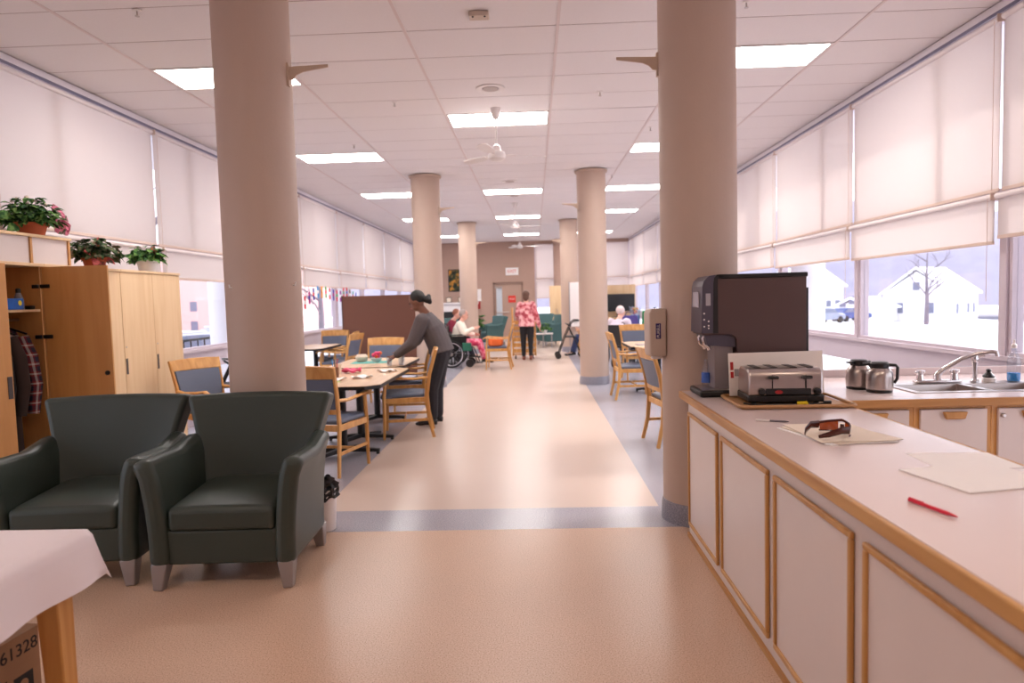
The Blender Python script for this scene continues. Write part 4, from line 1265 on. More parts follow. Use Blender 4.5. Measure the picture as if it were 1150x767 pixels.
coat('dark brown coat hanging behind the plaid jacket', 5.01, mat('brown_coat', rgb(58, 42, 36), .9), .95, .15, R(4))
coat('black coat hanging at the left inside the open wardrobe', 4.88, mat('black_coat', rgb(30, 26, 28), .9), 1.05, .16, R(-3))
# low cubby unit on top
t = thing('cubby_shelf', 'low white and wood cubby unit on top of the wardrobes', 'shelf', (0, 4.25, 1.8815))
B().box(-4.25, -3.905, 0, 1.40, .205, .228).build('top_board', M_maple, t, bevel=.003)
for y in (0.0, .48, .935, 1.37):
    B().box(-4.25, -3.915, y, y + .022, 0, .205).build('divider', M_mapleo, t, smooth=False)
for y0, y1 in ((.022, .48), (.502, .935), (.957, 1.37)):
    B().box(-3.935, -3.927, y0, y1, .0, .205).build('white_panel', M_cab, t, smooth=False)
# ================================================================== PLANTS
def leafmesh(b, c, d, up, L, W, fold=.15):
    # up: the side the leaf blade faces
    d = Vector(d).normalized(); up = Vector(up)
    s = d.cross(up)
    if s.length < 1e-3: s = Vector((1, 0, 0))
    s.normalize(); n = s.cross(d)
    c = Vector(c)
    rows = [(0, .12), (.25, .85), (.5, 1.0), (.78, .6), (1.0, .03)]
    L_, R_, C_ = [], [], []
    for k, (u, w) in enumerate(rows):
        p = c + d * (L * u) - n * (L * .35 * u * u)
        C_.append(b.bm.verts.new(p)); L_.append(b.bm.verts.new(p + s * W * w / 2 + n * W * fold * w)); R_.append(b.bm.verts.new(p - s * W * w / 2 + n * W * fold * w))
    for k in range(len(rows) - 1):
        b.bm.faces.new((C_[k], C_[k + 1], L_[k + 1], L_[k])); b.bm.faces.new((C_[k], R_[k], R_[k + 1], C_[k + 1]))
def plant(label, x, y, z, pot, rx, ry, rz, n, leafm, big=None, pr=.08, ph=.09, seed=1, flowers=None, ls=(.05, .09)):
    rng = random.Random(seed)
    t = thing('potted_plant', label, 'plant', (x, y, z))
    B().lathe([(pr * .78, 0), (pr * .95, ph * .75), (pr * 1.06, ph * .76), (pr * 1.08, ph), (pr * .95, ph), (pr * .9, ph * .8)], 24).build('pot', pot, t)
    B().lathe([(pr * .93, ph * .82), (.001, ph * .86)], 20).build('soil', M_soil, t)
    b = B(); st = B()
    for k in range(n):
        a = rng.uniform(0, 2 * PI); e = rng.uniform(-.35, 1.35)
        q = rng.uniform(.35, 1)
        p = Vector((math.cos(a) * math.cos(e) * rx * q, math.sin(a) * math.cos(e) * ry * q, ph + .02 + (math.sin(e) * rz if e > 0 else math.sin(e) * .10) * q))
        d = Vector((math.cos(a) + rng.uniform(-.4, .4), math.sin(a) + rng.uniform(-.4, .4), rng.uniform(-.5, .5)))
        leafmesh(b, p, d, (p - Vector((0, 0, ph))).normalized() + Vector((0, 0, .25)), rng.uniform(*ls), rng.uniform(ls[0] * .7, ls[1] * .7))
        if k % 9 == 0:
            st.tube([(0, 0, ph * .8), tuple(p * .5 + Vector((0, 0, ph * .6))), tuple(p)], .003, 5)
    b.build('foliage', leafm, t, smooth=False)
    st.build('stems', M_stem, t)
    for (dx, dy, dz, vx, vy, vz, L, W, m) in (big or []):
        lb = B(); leafmesh(lb, (dx, dy, dz), (vx, vy, vz), (.75, -.6, .3), L, W, .1)
        o = lb.build('leaf', m, t, smooth=False)
        md = o.modifiers.new('solid', 'SOLIDIFY'); md.thickness = .002
    for (dx, dy, dz) in (flowers or []):
        B().ell((dx, dy, dz), (.013, .013, .010), 8, 5).build('blossom', M_card, t)
    return t
fl = [(-.10, -.06, .27), (-.04, -.08, .29), (.02, -.06, .30), (.08, -.04, .27), (.12, .02, .25), (-.14, -.02, .24), (.0, -.02, .31), (.05, -.09, .25)]
plant('leafy plant with pink caladium leaves on the cubby unit', -4.03, 5.36, 2.1105, M_terra, .20, .21, .19, 330, M_leaf, big=[(.10, .12, .20, .1, .9, .35, .15, .13, M_pinkleaf), (.12, .12, .14, .1, .5, -.6, .15, .13, M_pinkleaf), (.10, .20, .15, .1, 1, -.25, .16, .13, M_pinkleaf), (.10, .22, .12, .1, .8, -.7, .14, .11, M_pinkleaf), (.0, -.2, .14, .1, -1, .0, .12, .08, M_leaf), (.03, -.18, .06, .3, -1, -.2, .12, .08, M_leaf)], pr=.115, ph=.10, seed=3, flowers=fl)
plant('dark leafy plant with red leaves in the middle pot on the wardrobes', -4.0, 6.08, 1.881, M_terra, .18, .21, .16, 300, M_leafd, big=[(.05, -.12, .13, .4, -1, .2, .10, .07, M_redleaf), (.08, -.10, .08, .5, -.8, -.5, .10, .07, M_redleaf), (.09, -.06, .06, .7, -.4, -.7, .09, .06, M_redleaf), (.02, .02, .2, .1, .3, 1, .10, .06, M_redleaf), (.08, .02, .10, .8, .1, -.4, .10, .05, M_redleaf)], pr=.10, ph=.10, seed=5)
plant('leafy plant in the white pot nearest the round column', -4.0, 6.92, 1.881, M_white, .15, .17, .13, 200, M_leaf, big=[(.06, -.02, .17, .6, -.3, .3, .08, .05, M_redleaf), (.06, .04, .16, .6, .3, .1, .08, .05, M_redleaf), (.05, .0, .2, .3, .2, .6, .08, .05, M_redleaf)], pr=.10, ph=.12, seed=9)
# ================================================================== LEFT SIDE: partition, flags, walker
t = thing('partition_screen', 'brown fabric partition screen standing behind the dining tables', 'partition', (-3.0, 13.35, 0), R(-3))
B().box(-.83, .83, -.02, .02, .04, 1.64).build('panel', M_brownp, t, bevel=.004)
for x in (-.82, .82): B().box(x - .014, x + .014, -.024, .024, .03, 1.65).build('edge_trim', mat('partition_trim', rgb(92, 62, 52), .6), t, smooth=False)
for x in (-.68, .68): B().box(x - .03, x + .03, -.22, .22, 0, .04).build('foot', M_blackm, t, bevel=.01)
t = thing('flag_bunting', 'string of small coloured flags hung across the left window', 'bunting', (0, 0, 0))
pts = [(12.4, 1.62), (12.8, 1.76), (13.2, 1.86), (13.8, 1.86), (14.4, 1.80), (14.9, 1.78), (15.2, 1.90), (15.7, 1.80), (16.3, 1.74)]
XFL = -4.27
B().tube([(XFL, y, z) for y, z in pts], .003, 5).build('string', M_white, t)
fc = [rgb(206, 40, 60), rgb(170, 40, 120), rgb(60, 70, 160), rgb(50, 140, 200), rgb(240, 150, 40), rgb(60, 160, 80), rgb(214, 30, 40), rgb(80, 60, 160), rgb(220, 30, 60), rgb(150, 40, 150), rgb(235, 60, 70), rgb(216, 30, 36), rgb(120, 90, 60), rgb(40, 150, 100), rgb(60, 60, 170)]
def interp(y):
    for (a, za), (b, zb) in zip(pts, pts[1:]):
        if a <= y <= b: return za + (zb - za) * (y - a) / (b - a)
for k, c in enumerate(fc):
    y = 12.5 + k * .26
    z = interp(y)
    m = mat('flag_colour_%d' % k, c, .8)
    f = B().box(XFL - .001, XFL + .001, y - .05, y + .05, z - .24, z - .004).build('flag', m, t, smooth=False)
    m2 = mat('flag_stripe_%d' % k, fc[(k * 4 + 3) % len(fc)] if k % 3 else rgb(240, 236, 236), .8)
    B().box(XFL - .002, XFL + .002, y - .05, y + .05, z - .15, z - .085).build('stripe', m2, f, smooth=False)

def rollator(label, loc, rz, group='walking frames'):
    """wheeled walker; user stands at -x side, pushes toward +x"""
    t = thing('rollator', label, 'walker', loc, rz, group)
    for s in (-1, 1):
        y = s * .27
        B().tube([(.30, y, .08), (.12, y, .55), (-.04, y, .88), (-.12, y, .93), (-.22, y, .93)], .013, 8).build('front_leg', M_blackm, t)
        B().tube([(-.28, y, .08), (-.10, y, .50), (.02, y, .76)], .012, 8).build('rear_leg', M_blackm, t)
        B().tube([(-.10, y, .93), (-.24, y, .93)], .02, 10).build('grip', M_black, t)
        B().tube([(-.20, y, .90), (-.12, y, .86)], .006, 6).build('brake_lever', M_black, t)
        for x in (.30, -.28):
            w = B().lathe([(.035, -.012), (.07, -.012), (.075, 0), (.07, .012), (.035, .012)], 20, M=Matrix.Translation((x, y, .076)) @ Matrix.Rotation(R(90), 4, 'X')).build('wheel', M_black, t)
            B().lathe([(.033, -.01), (.033, .01)], 14, M=Matrix.Translation((x, y, .076)) @ Matrix.Rotation(R(90), 4, 'X')).build('hub', M_leg, w)
    B().box(-.16, .12, -.24, .24, .52, .55).build('seat', M_black, t, bevel=.01)
    B().tube([(-.02, -.27, .80), (.06, -.2, .84), (.10, 0, .86), (.06, .2, .84), (-.02, .27, .80)], .014, 8).build('backrest_bar', M_black, t)
    return t
rollator('black wheeled walker by the left window behind the oak chair', (-3.75, 8.2, 0), R(200))
rollator('wheeled walker in front of the seated person in jeans', (.86, 16.75, 0), R(180))

# ================================================================== FAR END
t = thing('exit_sign', 'white exit sign with red letters above the far door', 'exit sign', (-.80, YB - .001, 2.53))
B().box(-.24, .24, -.06, 0, -.14, .14).build('housing', mat('sign_white', rgb(236, 230, 228), .4), t, bevel=.006)
text_part('lettering', 'EXIT', .17, mat('exit_red', rgb(220, 70, 50), .5), t, face_frame((0, -.0615, 0), (0, -1, 0)))
t = thing('stop_sign', 'square red stop sign on the far door', 'sign', (-.83, YB + .013, 1.49))
B().box(-.14, .14, -.004, 0.016, -.13, .13).build('plate', mat('sign_red', rgb(214, 50, 36), .5), t, smooth=False)
text_part('lettering', 'STOP', .085, M_white, t, face_frame((0, -.0048, 0), (0, -1, 0)))
t = thing('picture', 'dark framed landscape painting on the far taupe wall', 'picture', (-3.0, YB - .001, 2.25))
B().box(-.22, .22, -.03, 0, -.42, .42).build('frame', M_black, t, bevel=.004)
B().box(-.19, .19, -.034, -.029, -.39, .39).build('canvas', spots_mat('painting', rgb(30, 34, 26), rgb(60, 66, 40), rgb(190, 130, 50), 5), t, smooth=False)
t = thing('fireplace', 'white mantel fireplace with black opening under the painting', 'fireplace', (-3.05, YB - .002, 0))
B().box(-.85, -.55, -.30, 0, 0, 1.35).build('pilaster', M_white, t, bevel=.01)
B().box(.55, .85, -.30, 0, 0, 1.35).build('pilaster', M_white, t, bevel=.01)
B().box(-.55, .55, -.28, 0, 1.08, 1.35).build('lintel', M_white, t, smooth=False)
B().box(-.95, .95, -.36, 0, 1.35, 1.42).build('mantel_shelf', M_white, t, bevel=.01)
B().box(-.55, .55, -.22, -.02, 0, 1.08).build('firebox', M_black, t, smooth=False)
for x in (-.55, -.15, .3):
    tt = thing('photo_frame', 'small photo frame on the mantel, %s' % {-.55: 'left one', -.15: 'middle one', .3: 'right one'}[x], 'photo frame', (-3.05 + x, YB - .2, 1.4205), 0, 'photo frames on the mantel')
    B().box(-.1, .1, -.01, .01, 0, .2).build('frame', M_blackm, tt, smooth=False)
    B().box(-.08, .08, -.013, -.009, .02, .18).build('photo', M_card, tt, smooth=False)
t = thing('wall_notice', 'white notice with a red panel on the wall left of the far door', 'notice', (-2.12, YB - .001, 1.55))
B().box(-.13, .13, -.015, 0, -.1, .35).build('sheet', M_white, t, smooth=False)
B().box(-.09, .09, -.03, -.014, -.4, -.12).build('red_box', mat('alarm_red', rgb(170, 44, 44), .5), t, smooth=False)
armchair('lounge_chair', 'teal lounge chair left of the far door, beside the fern', (-1.42, 21.9, 0), R(-60), M_teal, 'teal lounge chairs')
armchair('lounge_chair', 'teal lounge chair right of the far door, facing left', (.52, 21.6, 0), R(-70), M_teal, 'teal lounge chairs')
armchair('lounge_chair', 'teal lounge chair at the far back near the tall wooden cabinet', (.25, 23.2, 0), R(0), M_teal, 'teal lounge chairs')
armchair('lounge_chair', 'teal lounge chair behind the people by the fireplace', (-2.5, 20.4, 0), R(40), M_teal, 'teal lounge chairs')
t = thing('side_table', 'brown wooden side table holding the fern', 'side table', (-1.95, 21.4, 0))
for sx in (-.2, .2):
    for sy in (-.2, .2): B().box(sx - .02, sx + .02, sy - .02, sy + .02, 0, .50).build('leg', M_brownp, t, smooth=False)
B().box(-.26, .26, -.26, .26, .50, .53).build('table_top', mat('dark_wood', rgb(96, 66, 54), .5), t, bevel=.005)
plant('bushy fern on the brown side table', -1.95, 21.4, .5305, M_soil, .34, .34, .34, 120, M_leaf, pr=.12, ph=.14, seed=12, ls=(.10, .22))
t = thing('coffee_table', 'low metal coffee table before the teal lounge chairs', 'table', (.25, 20.6, 0))
for sx in (-.26, 0, .26):
    for sy in (-.2, .2): B().tube([(sx, sy, 0), (sx, sy, .40)], .014, 8).build('leg', M_leg, t)
B().box(-.30, .30, -.24, .24, .40, .43).build('table_top', M_white, t, bevel=.005)
plant('yellow-green flowering plant on the low coffee table', .3, 20.6, .4305, M_white, .17, .17, .2, 70, M_leaf, pr=.08, ph=.10, seed=21, ls=(.07, .14))
t = thing('storage_cabinet', 'tall light wood cabinet by the far end window', 'cabinet', (.80, 24.1, 0))
B().box(-.24, .24, -.02, .42, 0, 1.92).build('body', M_maple, t, smooth=False)
for s in (-1, 1):
    d = B().box(min(0, s * .235) + .002, max(0, s * .235) - .002, -.038, -.021, .05, 1.88).build('door', M_maple, t, bevel=.002)
    B().box(s * .03 - .006, s * .03 + .006, -.055, -.039, .95, 1.1).build('handle', M_steel, d)
t = thing('whiteboard', 'white standing board beside the second right column', 'whiteboard', (1.22, 18.45, 0))
B().box(-.26, .26, -.012, .012, .70, 1.90).build('board', M_white, t, bevel=.003)
for x in (-.26, .26): B().box(x - .014, x + .014, -.018, .018, .04, 1.92).build('frame_post', M_leg, t, smooth=False)
for x in (-.26, .26): B().box(x - .02, x + .02, -.25, .25, 0, .04).build('foot', M_leg, t, smooth=False)
# television unit in the right corner
t = thing('tv_unit', 'light wood television unit with a tall back panel, far right', 'tv unit', (2.66, 21.2, 0))
B().box(-.55, .55, -.05, .40, 0, .80).build('cabinet', M_mapleo, t, smooth=False)
B().box(-.55, .55, .34, .40, .80, 1.85).build('back_panel', M_maple, t, smooth=False)
B().box(-.58, .58, -.07, .40, .80, .84).build('top', M_maple, t, bevel=.004)
B().box(-.5, -.02, -.056, -.051, .08, .74).build('door', M_black, t, smooth=False)
B().box(.02, .5, -.056, -.051, .08, .74).build('door', M_black, t, smooth=False)
t = thing('television', 'black flat television on the light wood unit', 'television', (2.64, 21.25, .8405))
B().box(-.50, .50, -.02, .02, .18, .72).build('screen', mat('tv_black', rgb(10, 10, 12), .2), t, bevel=.005)
B().box(-.06, .06, -.02, .02, .02, .2).build('neck', M_black, t, smooth=False)
B().box(-.22, .22, -.10, .10, 0, .02).build('stand', M_black, t, bevel=.005)
# small desk with bag, fish bowl, books
t = thing('activity_table', 'black activity table with metal legs near the right windows', 'table', (2.30, 16.1, 0))
B().box(-.42, .42, -.30, .30, .70, .735).build('table_top', M_black, t, bevel=.004)
for x in (-.36, .08, .36):
    for y in (-.26, .26): B().box(x - .02, x + .02, y - .02, y + .02, 0, .70).build('leg', M_leg, t, smooth=False)
t = thing('purple_bag', 'purple bag on the black activity table', 'bag', (2.24, 16.0, .7355))
B().sheet(lambda u, v: ((.42 * (u - .5) * (1 - .15 * v), 0.03 * math.sin(3 * u), .30 * v), (0, 1, 0)), 10, 8, .16).build('bag_body', mat('purple_fabric', rgb(84, 72, 140), .8), t, bevel=.03, bseg=3)
B().tube([(-.12, -.05, .28), (-.08, -.05, .38), (.08, -.05, .38), (.12, -.05, .28)], .010, 8).build('strap', mat('purple_strap', rgb(60, 50, 110), .8), t)
t = thing('toy_bowl', 'clear bowl of coloured toys behind the purple bag', 'bowl', (2.40, 16.22, .7355))
B().lathe([(.08, 0), (.12, .10), (.13, .35), (.14, .5), (.135, .5), (.125, .35), (.115, .10), (.07, .01)], 24).build('bowl', M_clear, t)
B().lathe([(.078, .012), (.11, .10), (.112, .3), (.01, .31)], 20).build('blue_filling', mat('blue_fill', rgb(110, 150, 206), .3), t)
rng = random.Random(4)
for k in range(14):
    a = rng.uniform(0, 2 * PI); rr = rng.uniform(0, .09)
    B().ell((rr * math.cos(a), rr * math.sin(a), .33 + rng.uniform(0, .14)), .026, 8, 6).build('toy', mat('toy_%d' % (k % 4), (rgb(226, 160, 40), rgb(220, 70, 50), rgb(240, 220, 120), rgb(230, 130, 60))[k % 4], .5), t)
t = thing('green_bag', 'green cloth bag at the right end of the activity table', 'bag', (2.62, 16.12, .7355))
B().sheet(lambda u, v: ((.16 * (u - .5) * (1 - .3 * v), 0, .40 * v), (0, 1, 0)), 6, 8, .12).build('bag_body', mat('green_fabric', rgb(44, 140, 84), .8), t, bevel=.03, bseg=3)
cols = [rgb(50, 150, 90), rgb(206, 50, 56), rgb(70, 60, 140), rgb(230, 226, 226)]
for k, c in enumerate(cols):
    t = thing('storage_bin', '%s plastic bin stacked under the activity table' % ('green', 'red', 'navy', 'white')[k], 'bin', (2.52, 16.0, .005 + k * .16), 0, 'stacked bins under the activity table')
    B().prism([(-.10, 0), (.10, 0), (.12, .15), (-.12, .15)], -.15, .15, 'y').build('bin', mat('bin_%d' % k, c, .5), t, bevel=.006)
plant('pale green trailing plant by the right windows', 2.95, 16.3, .9, M_white, .28, .22, .18, 60, M_leaf, pr=.08, ph=.10, seed=31, ls=(.08, .18))
t = thing('plant_stand', 'thin black stand under the trailing plant', 'plant stand', (2.95, 16.3, 0))
B().lathe([(.14, .88), (.14, .899)], 20).build('top_disc', M_blackm, t)
for k in range(3):
    a = 2 * PI * k / 3
    B().tube([(.05 * math.cos(a), .05 * math.sin(a), .885), (.16 * math.cos(a), .16 * math.sin(a), 0)], .01, 6).build('leg', M_blackm, t)
# wooden trolley pushed by the woman in pink
t = thing('wooden_trolley', 'orange-brown wooden trolley with slots pushed by the woman in pink', 'trolley', (-.27, 16.95, 0))
for s in (-1, 1):
    B().box(s * .28 - .02, s * .28 + .02, -.2, .2, .08, .95 if s > 0 else 1.28).build('side_panel', M_oak, t, bevel=.006)
for k in range(6):
    z = .16 + k * .14
    B().box(-.26, .26, -.19, -.165, z, z + .095).build('slat', M_oak, t, bevel=.006)
B().box(-.26, .26, -.15, .19, .10, .12).build('shelf', M_oak, t, smooth=False)
B().box(-.26, .26, -.15, .19, .86, .88).build('shelf', M_oak, t, smooth=False)
for sx in (-.22, .22):
    for sy in (-.16, .16):
        B().lathe([(.01, -.012), (.04, -.012), (.04, .012), (.01, .012)], 14, M=Matrix.Translation((sx, sy, .04)) @ Matrix.Rotation(R(90), 4, 'Y')).build('caster', M_black, t)
# ================================================================== PEOPLE
SKIN_D = mat('skin_dark', rgb(122, 78, 60), .55, var=.04)
SKIN_L = mat('skin_light', rgb(226, 172, 152), .55, var=.04)
HAIR_B = mat('hair_black', rgb(22, 18, 18), .6, bump=.4, bscale=40)
HAIR_BR = mat('hair_brown', rgb(92, 62, 48), .6, bump=.4, bscale=40)
HAIR_G = mat('hair_grey', rgb(170, 156, 150), .7, bump=.4, bscale=40)
HAIR_R = mat('hair_reddish', rgb(150, 92, 70), .7, bump=.4, bscale=40)
M_shoe = mat('shoe_black', rgb(26, 24, 26), .5)
V = Vector

def hand(b, wrist, d, thumb, L=.18, curl=.5, palm_n=None):
    """palm with five separate bent fingers added to builder b"""
    w = V(wrist); d = V(d).normalized()
    th = V(thumb); th = (th - d * th.dot(d)).normalized()
    n = d.cross(th)                       # palm normal side
    if palm_n is not None and n.dot(V(palm_n)) < 0: n = -n
    pl = L * .50
    b.tube([w, w + d * pl * .5, w + d * pl], [(L * .16, L * .10), (L * .22, L * .085), (L * .22, L * .07)], 10, side=th)
    for i, (off, ln) in enumerate(((.17, .46), (.06, .52), (-.05, .48), (-.16, .38))):
        p0 = w + d * pl * .92 + th * off * L
        a = curl
        d1 = (d * math.cos(a * .6) + n * math.sin(a * .6)); d2 = (d * math.cos(a * 1.4) + n * math.sin(a * 1.4))
        p1 = p0 + d1 * ln * L * .5; p2 = p1 + d2 * ln * L * .5
        b.capsule(p0, p1, L * .052, L * .046, 8); b.capsule(p1, p2, L * .046, L * .038, 8)
    t0 = w + d * pl * .25 + th * L * .16
    t1 = t0 + (d * .6 + th * .7 + n * .2).normalized() * L * .22
    t2 = t1 + (d * .9 + th * .15 + n * .4).normalized() * L * .18
    b.capsule(t0, t1, L * .06, L * .052, 8); b.capsule(t1, t2, L * .05, L * .042, 8)

def head(b, c, f, up, s=1.0):
    """head centred c, facing f"""
    f = V(f).normalized(); up = V(up); up = (up - f * up.dot(f)).normalized(); r = f.cross(up)
    Mx = Matrix((r, f, up)).transposed()
    c = V(c)
    b.ell(c + up * .02 * s, (.075 * s, .095 * s, .105 * s), 16, 12, Mx)
    b.ell(c + f * .025 * s - up * .045 * s, (.056 * s, .066 * s, .072 * s), 14, 10, Mx)      # jaw
    b.ell(c + f * .098 * s - up * .012 * s, (.014 * s, .022 * s, .022 * s), 8, 6, Mx)       # nose
    b.ell(c + f * .085 * s - up * .05 * s, (.024 * s, .012 * s, .010 * s), 8, 6, Mx)        # lips
    b.ell(c + f * .078 * s + up * .028 * s, (.05 * s, .016 * s, .010 * s), 8, 6, Mx)        # brow
    for q in (-1, 1): b.ell(c + r * q * .076 * s - up * .005 * s, (.010 * s, .02 * s, .03 * s), 8, 6, Mx)
    return f, up, r

def face_bits(t, c, f, up, s=1.0):
    f = V(f).normalized(); up = V(up); up = (up - f * up.dot(f)).normalized(); r = f.cross(up)
    for q in (-1, 1):
        B().ell(V(c) + f * .089 * s + r * q * .030 * s + up * .008 * s, (.010 * s, .008 * s, .007 * s), 8, 6).build('eye', mat('eye_dark', rgb(30, 24, 24), .2), t)
    B().ell(V(c) + f * .096 * s - up * .052 * s, (.018 * s, .006 * s, .005 * s), 8, 6).build('mouth', mat('lip', rgb(160, 84, 80), .5), t)

def person(label, loc, J, skin, top, trousers, shoe, hair, opts):
    """J: joints in local coordinates. one body mesh; clothing and hair are children"""
    t = thing('person', label, 'person', loc, opts.get('rz', 0))
    s = opts.get('s', 1.0); vox = opts.get('vox', .011)
    b = B()
    f, up, r = head(b, J['head'], J['face'], J['hup'], s)
    b.capsule(J['neck'], V(J['head']) - up * .06 * s, .055 * s, .050 * s)
    side = (V(J['shR']) - V(J['shL'])).normalized()
    torso = [J['pelvis'], J['waist'], J['chest'], J['neck']]
    b.tube([V(J['pelvis']) - (V(J['waist']) - V(J['pelvis'])).normalized() * .08] + torso, [(.11 * s, .09 * s), (.165 * s, .115 * s), (.14 * s, .10 * s), (.165 * s, .105 * s), (.055 * s, .055 * s)], 16, side=side)
    for q in 'LR':
        b.capsule(J['sh' + q], J['el' + q], .055 * s, .043 * s); b.capsule(J['el' + q], J['wr' + q], .042 * s, .029 * s)
        hd = J.get('hd' + q) or (V(J['wr' + q]) - V(J['el' + q]))
        hand(b, J['wr' + q], hd, J['th' + q], .18 * s, opts.get('curl', .5))
        b.capsule(J['hip' + q], J['kn' + q], .085 * s, .06 * s); b.capsule(J['kn' + q], J['an' + q], .058 * s, .038 * s)
        fd = V(J['ft' + q])
        b.capsule(V(J['an' + q]) - V((0, 0, .03)), V(J['an' + q]) + fd * .15 * s - V((0, 0, .05)), .038 * s, .032 * s)
    body = b.build('body', skin, t, remesh=vox)
    # top garment
    g = B(); e = .022 * s; bulk = opts.get('bulk', 1.0)
    hem = V(J['pelvis']) + (V(J['waist']) - V(J['pelvis'])) * opts.get('hem', 0.0)
    g.tube([hem, V(J['pelvis']) * .4 + V(J['waist']) * .6, J['chest'], V(J['chest']) * .35 + V(J['neck']) * .65, J['neck']],
           [(.19 * s * bulk, .14 * s * bulk), (.172 * s * bulk, .13 * s * bulk), (.185 * s * bulk, .132 * s * bulk), (.15 * s, .10 * s), (.072 * s, .07 * s)], 18, side=side)
    for q in 'LR':
        g.capsule(J['sh' + q], J['el' + q], (.06 * s + e) * bulk, (.043 * s + e) * bulk)
        end = V(J['el' + q]) + (V(J['wr' + q]) - V(J['el' + q])) * opts.get('sleeve', .93)
        g.capsule(J['el' + q], end, (.042 * s + e) * bulk, .034 * s + e * .8)
    g.build('top', top, t, remesh=vox)
    # trousers
    g = B()
    g.tube([V(J['pelvis']) + (V(J['waist']) - V(J['pelvis'])) * .45, J['pelvis'], V(J['pelvis']) * .5 + (V(J['hipL']) + V(J['hipR'])) * .25 - V((0, 0, .04))], [(.15 * s, .115 * s), (.175 * s, .132 * s), (.16 * s, .12 * s)], 16, side=side)
    for q in 'LR':
        g.capsule(J['hip' + q], J['kn' + q], .098 * s * opts.get('tb', 1), .072 * s * opts.get('tb', 1))
        end = V(J['an' + q]) + (V(J['kn' + q]) - V(J['an' + q])) * .10
        g.capsule(J['kn' + q], end, .070 * s, opts.get('cuff', .056) * s)
    g.build('trousers', trousers, t, remesh=vox)
    for q in 'LR':
        fd = V(J['ft' + q]).normalized(); a = V(J['an' + q])
        base = V((a.x, a.y, a.z - .075 * s)) - fd * .05 * s
        sh = B()
        sh.tube([base + V((0, 0, .035)) - fd * .01, base + V((0, 0, .038)) + fd * .06 * s, base + V((0, 0, .03)) + fd * .17 * s, base + V((0, 0, .022)) + fd * .235 * s, base + V((0, 0, .018)) + fd * .255 * s],
                [(.036 * s, .034), (.042 * s, .037), (.045 * s, .028), (.036 * s, .02), (.015 * s, .012)], 12, side=V((0, 0, 1)).cross(fd))
        sh.capsule(a - V((0, 0, .03)), a + V((0, 0, .01)), .044 * s, .046 * s)
        sh.build('shoe', shoe, t, remesh=.008)
    # hair
    hb = B(); hb_c = V(J['head'])
    Mx = Matrix((r, f, up)).transposed()
    hb.ell(hb_c + up * .04 * s - f * .022 * s, (.088 * s, .096 * s, .095 * s), 16, 12, Mx)
    if opts.get('long'):
        hb.ell(hb_c - up * .02 * s - f * .05 * s, (.08 * s, .06 * s, .11 * s), 14, 10, Mx)
    for (du, df, dr_, rad) in opts.get('buns', []):
        hb.ell(hb_c + up * du + f * df + r * dr_, rad, 10, 8)
    hb.build('hair', hair, t, remesh=.008)
    face_bits(t, J['head'], J['face'], J['hup'], s)
    return t

# ---- woman in grey sweater leaning over the table (faces -x); origin at her feet
P = dict(
    head=(-.10, 0, 1.50), face=(-1, .05, -.42), hup=(-.3, 0, 1), neck=(.0, 0, 1.345), chest=(.07, 0, 1.17), waist=(.15, 0, 1.0), pelvis=(.17, 0, .90),
    shL=(-.02, -.17, 1.27), shR=(-.02, .17, 1.27), elL=(-.14, -.20, 1.01), elR=(-.16, .18, 1.02), wrL=(-.34, -.17, .87), wrR=(-.36, .10, .87),
    thL=(0, .6, .5), thR=(0, -.6, .5), hdL=(-.8, .05, -.45), hdR=(-.8, .0, -.45),
    hipL=(.16, -.085, .86), hipR=(.16, .085, .86), knL=(.07, -.095, .48), knR=(.10, .095, .48), anL=(.05, -.10, .085), anR=(.09, .10, .085), ftL=(-1, -.1, 0), ftR=(-1, .1, 0))
person('woman in a grey sweater and black trousers leaning over a dining table', (-1.31, 8.14, 0), P, SKIN_D, mat('grey_knit', rgb(92, 84, 86), .95, bump=.3, bscale=90, var=.12, scale=60), mat('black_trousers', rgb(34, 31, 38), .8), M_shoe, HAIR_B,
       dict(vox=.009, buns=[(-.03, -.125, 0, .05), (.0, -.15, .02, .03), (-.07, -.14, -.02, .03), (-.05, -.15, -.03, .028)], hem=-.15, cuff=.068, bulk=1.13, tb=1.12))
# ---- woman in pink floral blouse walking away
P = dict(
    head=(0, .02, 1.56), face=(0.1, 1, -.1), hup=(0, 0, 1), neck=(0, 0, 1.41), chest=(0, .01, 1.24), waist=(0, .0, 1.03), pelvis=(0, -.01, .90),
    shL=(-.145, 0, 1.345), shR=(.145, 0, 1.345), elL=(-.215, .10, 1.10), elR=(.235, .02, 1.06), wrL=(-.22, .32, 1.0), wrR=(.30, .05, .82),
    thL=(1, 0, .3), thR=(-.4, 1, 0), hdL=(.05, .9, -.1), hdR=(.12, .1, -1),
    hipL=(-.085, 0, .87), hipR=(.085, 0, .87), knL=(-.09, .06, .48), knR=(.085, -.02, .48), anL=(-.09, .08, .085), anR=(.085, -.12, .10), ftL=(-.1, 1, 0), ftR=(.1, 1, 0))
person('woman in a pink floral blouse and black trousers walking away down the aisle', (-.19, 16.32, 0), P, SKIN_L, spots_mat('pink_floral', rgb(176, 66, 78), rgb(226, 142, 148), rgb(240, 190, 190), 11), mat('black_slacks', rgb(26, 24, 28), .8), mat('brown_shoes', rgb(120, 66, 48), .5), HAIR_BR,
       dict(hem=-.6, bulk=1.08, long=True, cuff=.05, curl=.6, vox=.012))
